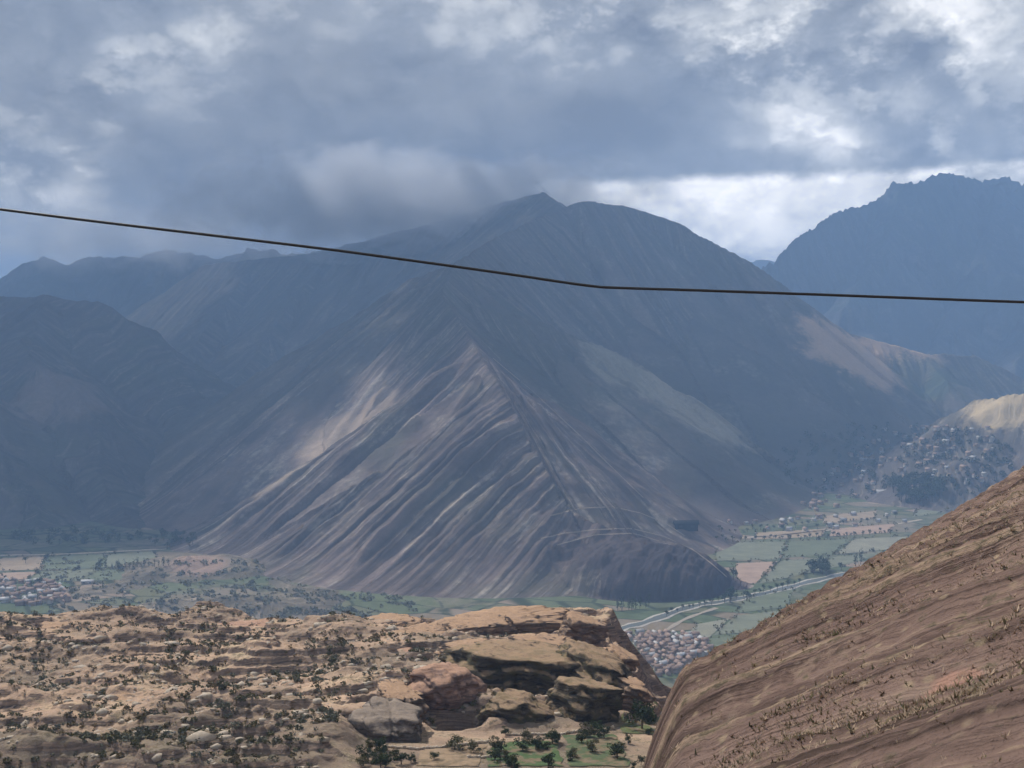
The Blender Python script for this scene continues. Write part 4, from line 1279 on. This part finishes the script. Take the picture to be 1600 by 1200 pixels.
def foothill_scrub():
    r = np.random.default_rng(15)
    VV = []
    prot = [clump(12, 1.0, 1.0, 0.7, 0.6, r, zc=0.45) for _ in range(6)]
    cnt = 0
    for _ in range(2600):
        u = r.uniform(60, 650); v = r.uniform(875, 968)
        if perlin(u / 40.0, v / 14.0, 3) < -0.12: continue
        loc, nm, nr = ground_hit(u, v)
        if loc is None or not nm.startswith(('foothill', 'valley')): continue
        h = r.gamma(3.0, 0.8) + 1.0
        VV.append(prot[int(r.integers(0, 6))][0] * h + np.array([loc.x, loc.y, loc.z - 0.3])); cnt += 1
    V = np.concatenate(VV)
    stuff(mesh_np('foothill_scrub', V, tris=np.arange(len(V)).reshape(-1, 3), mats=[m_leaf_pale]), 'grey-green scrub covering the low foothill')
foothill_scrub()

def hillside_grass():
    r = np.random.default_rng(44)
    n = 190000
    y = 14 + 330 * r.uniform(0, 1, n) ** 1.8
    x = y * r.uniform(0.05, 0.52, n)
    s = -(x * EU[0] + y * EU[1]); t = x * 0.545 + y * 0.839
    tw = t + 3 * fbm(x / 30, y / 30, 3, 61)
    band = 0.22 + 0.9 * perlin(tw / 13.0, s / 160.0, 70) + 0.6 * fbm(x / 8, y / 8, 4, 71)
    keep = r.uniform(0, 1, n) < np.clip(band - 0.28, 0.015, 0.5)
    x, y = x[keep], y[keep]
    z = hill_z(x, y)
    n = len(x); nb = 4
    h = np.minimum(0.55, (r.gamma(3, 0.022, n) + 0.04) * (1 + y / 70.0))[:, None]
    an = r.uniform(0, 6.28, (n, nb)); ln = r.uniform(0.5, 1.4, (n, nb)) * h
    b0 = np.stack([0.2 * h * np.cos(an), 0.2 * h * np.sin(an), np.full((n, nb), -0.03)], -1)
    tip = np.stack([ln * np.cos(an), ln * np.sin(an), h * r.uniform(0.35, 0.9, (n, nb))], -1)
    w_ = np.stack([-np.sin(an), np.cos(an), np.zeros((n, nb))], -1) * (0.16 * h)[:, :, None]
    V = np.stack([b0 - w_, b0 + w_, tip], 2) + np.stack([x, y, z], -1)[:, None, None, :]
    sel = r.uniform(0, 1, n)
    for nm, m, msk, lab in (('grass', m_straw, sel < 0.55, 'dry straw-coloured grass tufts on the brown hillside'),
                            ('herbs', m_leaf_dry, (sel >= 0.55) & (sel < 0.85), 'dull brown herbs between the grass of the hillside'),
                            ('low_bushes', m_leaf_olive, sel >= 0.85, 'small olive bushes dotted over the brown hillside')):
        W = V[msk].reshape(-1, 3)
        stuff(mesh_np(nm, W, tris=np.arange(len(W)).reshape(-1, 3), mats=[m]), lab)
hillside_grass()

# ------------------------------------------------------------------ overhead cable
def cable():
    px = [(-900, 205), (-400, 275), (0, 327), (150, 346), (300, 364), (500, 388), (650, 408), (800, 429), (880, 441), (930, 447.5), (960, 449.5), (1100, 454), (1300, 461), (1600, 472), (2000, 484), (2600, 500)]
    pts = np.array([P(u, v, 15.0) for u, v in px])
    m, t, b = material('cable_sheath', 0.45, 0.5); b.inputs['Base Color'].default_value = (0.035, 0.037, 0.042, 1)
    fine_ = []
    pp = np.vstack([2 * pts[0] - pts[1], pts, 2 * pts[-1] - pts[-2]])
    for i in range(1, len(pp) - 2):
        for tt in np.linspace(0, 1, 8, endpoint=False):
            a, b2, c_, d = pp[i - 1:i + 3]
            fine_.append(0.5 * ((2 * b2) + (-a + c_) * tt + (2 * a - 5 * b2 + 4 * c_ - d) * tt * tt + (-a + 3 * b2 - 3 * c_ + d) * tt ** 3))
    fine_.append(pts[-1]); f = np.array(fine_)
    n = 10; rad = 0.019
    tg = np.gradient(f, axis=0); tg /= np.linalg.norm(tg, axis=1)[:, None]
    up = np.cross(tg, [0, 1, 0]); up /= np.linalg.norm(up, axis=1)[:, None]; sd = np.cross(tg, up)
    an = np.arange(n) * 2 * math.pi / n
    V = (f[:, None, :] + rad * (np.cos(an)[None, :, None] * up[:, None, :] + np.sin(an)[None, :, None] * sd[:, None, :])).reshape(-1, 3)
    Q = []
    for i in range(len(f) - 1):
        for j in range(n):
            Q.append([i * n + j, i * n + (j + 1) % n, (i + 1) * n + (j + 1) % n, (i + 1) * n + j])
    o = mesh_np('overhead_cable', V, quads=Q, mats=[m], smooth=True)
    tag(o, 'black overhead cable sagging across the whole view', 'cable')
cable()

# ------------------------------------------------------------------ unseen clouds, set above the view to shade the mountains
m_cloud, t_, b_ = material('cloud', 1.0, 0.0); b_.inputs['Base Color'].default_value = (0.85, 0.86, 0.88, 1)
def cloud(target, alt, rx, ry, rot, seed):
    r = np.random.default_rng(seed)
    k = (alt - target[2]) / SUN.z
    c_ = Vector(target) + SUN * k
    VV = []; TT = []; n = 0
    for i in range(46):
        a = r.uniform(0, 6.28); q_ = math.sqrt(r.uniform(0, 1))
        px, py = rx * q_ * math.cos(a), ry * q_ * math.sin(a)
        s_ = r.uniform(0.16, 0.36) * min(rx, ry) * (1.25 - 0.6 * q_)
        V, T = ICO3
        d = 1 + 0.22 * np.array([mn.fractal(Vector(v) * 2 + Vector((i, seed, 0)), 0.8, 2.0, 3) for v in V])
        v_ = V * d[:, None] * s_; v_[:, 2] = np.where(v_[:, 2] < 0, v_[:, 2] * 0.35, v_[:, 2] * 0.8)
        VV.append(v_ + np.array([px, py, 0])); TT.append(T + n); n += len(V)
    V = np.concatenate(VV)
    o = mesh_np('cloud', V, tris=np.concatenate(TT), mats=[m_cloud], smooth=True)
    o.location = c_; o.rotation_euler = (0, 0, rot)
    structure(o)
cloud(tuple(P(40, 620, 4700)), 4200, 1250, 1300, 0.2, 1)
cloud(tuple(P(490, 610, 4350)), 4200, 780, 400, 0.35, 2)
cloud(tuple(P(480, 540, 5200)), 4300, 800, 650, 0.5, 12)
cloud(tuple(P(330, 520, 6300)), 4900, 1100, 900, 0.6, 8)
cloud(tuple(P(750, 400, 5300)), 4200, 620, 850, 0.3, 3)
cloud(tuple(P(700, 475, 4200)), 4000, 330, 380, 0.0, 15)
cloud(tuple(P(960, 360, 6400)), 4500, 950, 700, 0.0, 9)
cloud(tuple(P(1080, 470, 5900)), 4500, 600, 500, 0.0, 14)
cloud(tuple(P(1250, 690, 5000)), 4000, 520, 460, -0.6, 4)
cloud(tuple(P(430, 450, 7300)), 5200, 1300, 800, 0.3, 13)
cloud(tuple(P(1500, 400, 9400)), 6200, 2300, 1100, 0.1, 6)
cloud(tuple(P(200, 420, 9300)), 6000, 2500, 1000, 0.0, 7)

def cap_cloud(u, v, d, rx, ry, rz, dens, label='grey rain cloud hanging over the left summit ridge'):
    V, T = ICO3
    o = mesh_np('cap_cloud', V * np.array([rx, ry, rz]), tris=T, mats=[])
    o.location = tuple(P(u, v, d))
    m = bpy.data.materials.new('cap_cloud_vapour'); m.use_nodes = True
    t = NT(m.node_tree); t.n.clear()
    out = t.n.new('ShaderNodeOutputMaterial'); vol = t.n.new('ShaderNodeVolumePrincipled')
    vol.inputs['Color'].default_value = (0.93, 0.95, 1.0, 1)
    tc_ = t.n.new('ShaderNodeTexCoord')
    p = t.mapping(tc_.outputs['Object'], scale=(1 / rx, 1 / ry, 1 / rz))
    ln = t.n.new('ShaderNodeVectorMath'); ln.operation = 'LENGTH'; t.put(ln.inputs[0], p)
    nz = t.noise(t.mapping(tc_.outputs['Object'], scale=(1 / 420, 1 / 420, 1 / 300), rot=(0, 0.5, 0)), 1.0, 5.0, 0.65, 0.6)
    f = t.sub(1.0, t.smooth(t.add(ln.outputs['Value'], t.mul(t.sub(nz, 0.5), 2.4)), 0.10, 0.95))
    t.put(vol.inputs['Density'], t.mul(f, dens))
    t.l.new(vol.outputs[0], out.inputs['Volume'])
    o.data.materials.append(m)
    stuff(o, label)
cap_cloud(230, 372, 8900, 2300, 800, 380, 1.3e-3, 'thin rain veil drifting along the far left ridge')
cap_cloud(640, 318, 7400, 1900, 750, 430, 6.0e-3)

haze_box(-q - 50, q + 50, -3050, q + 50, -6.0, 2250.0)
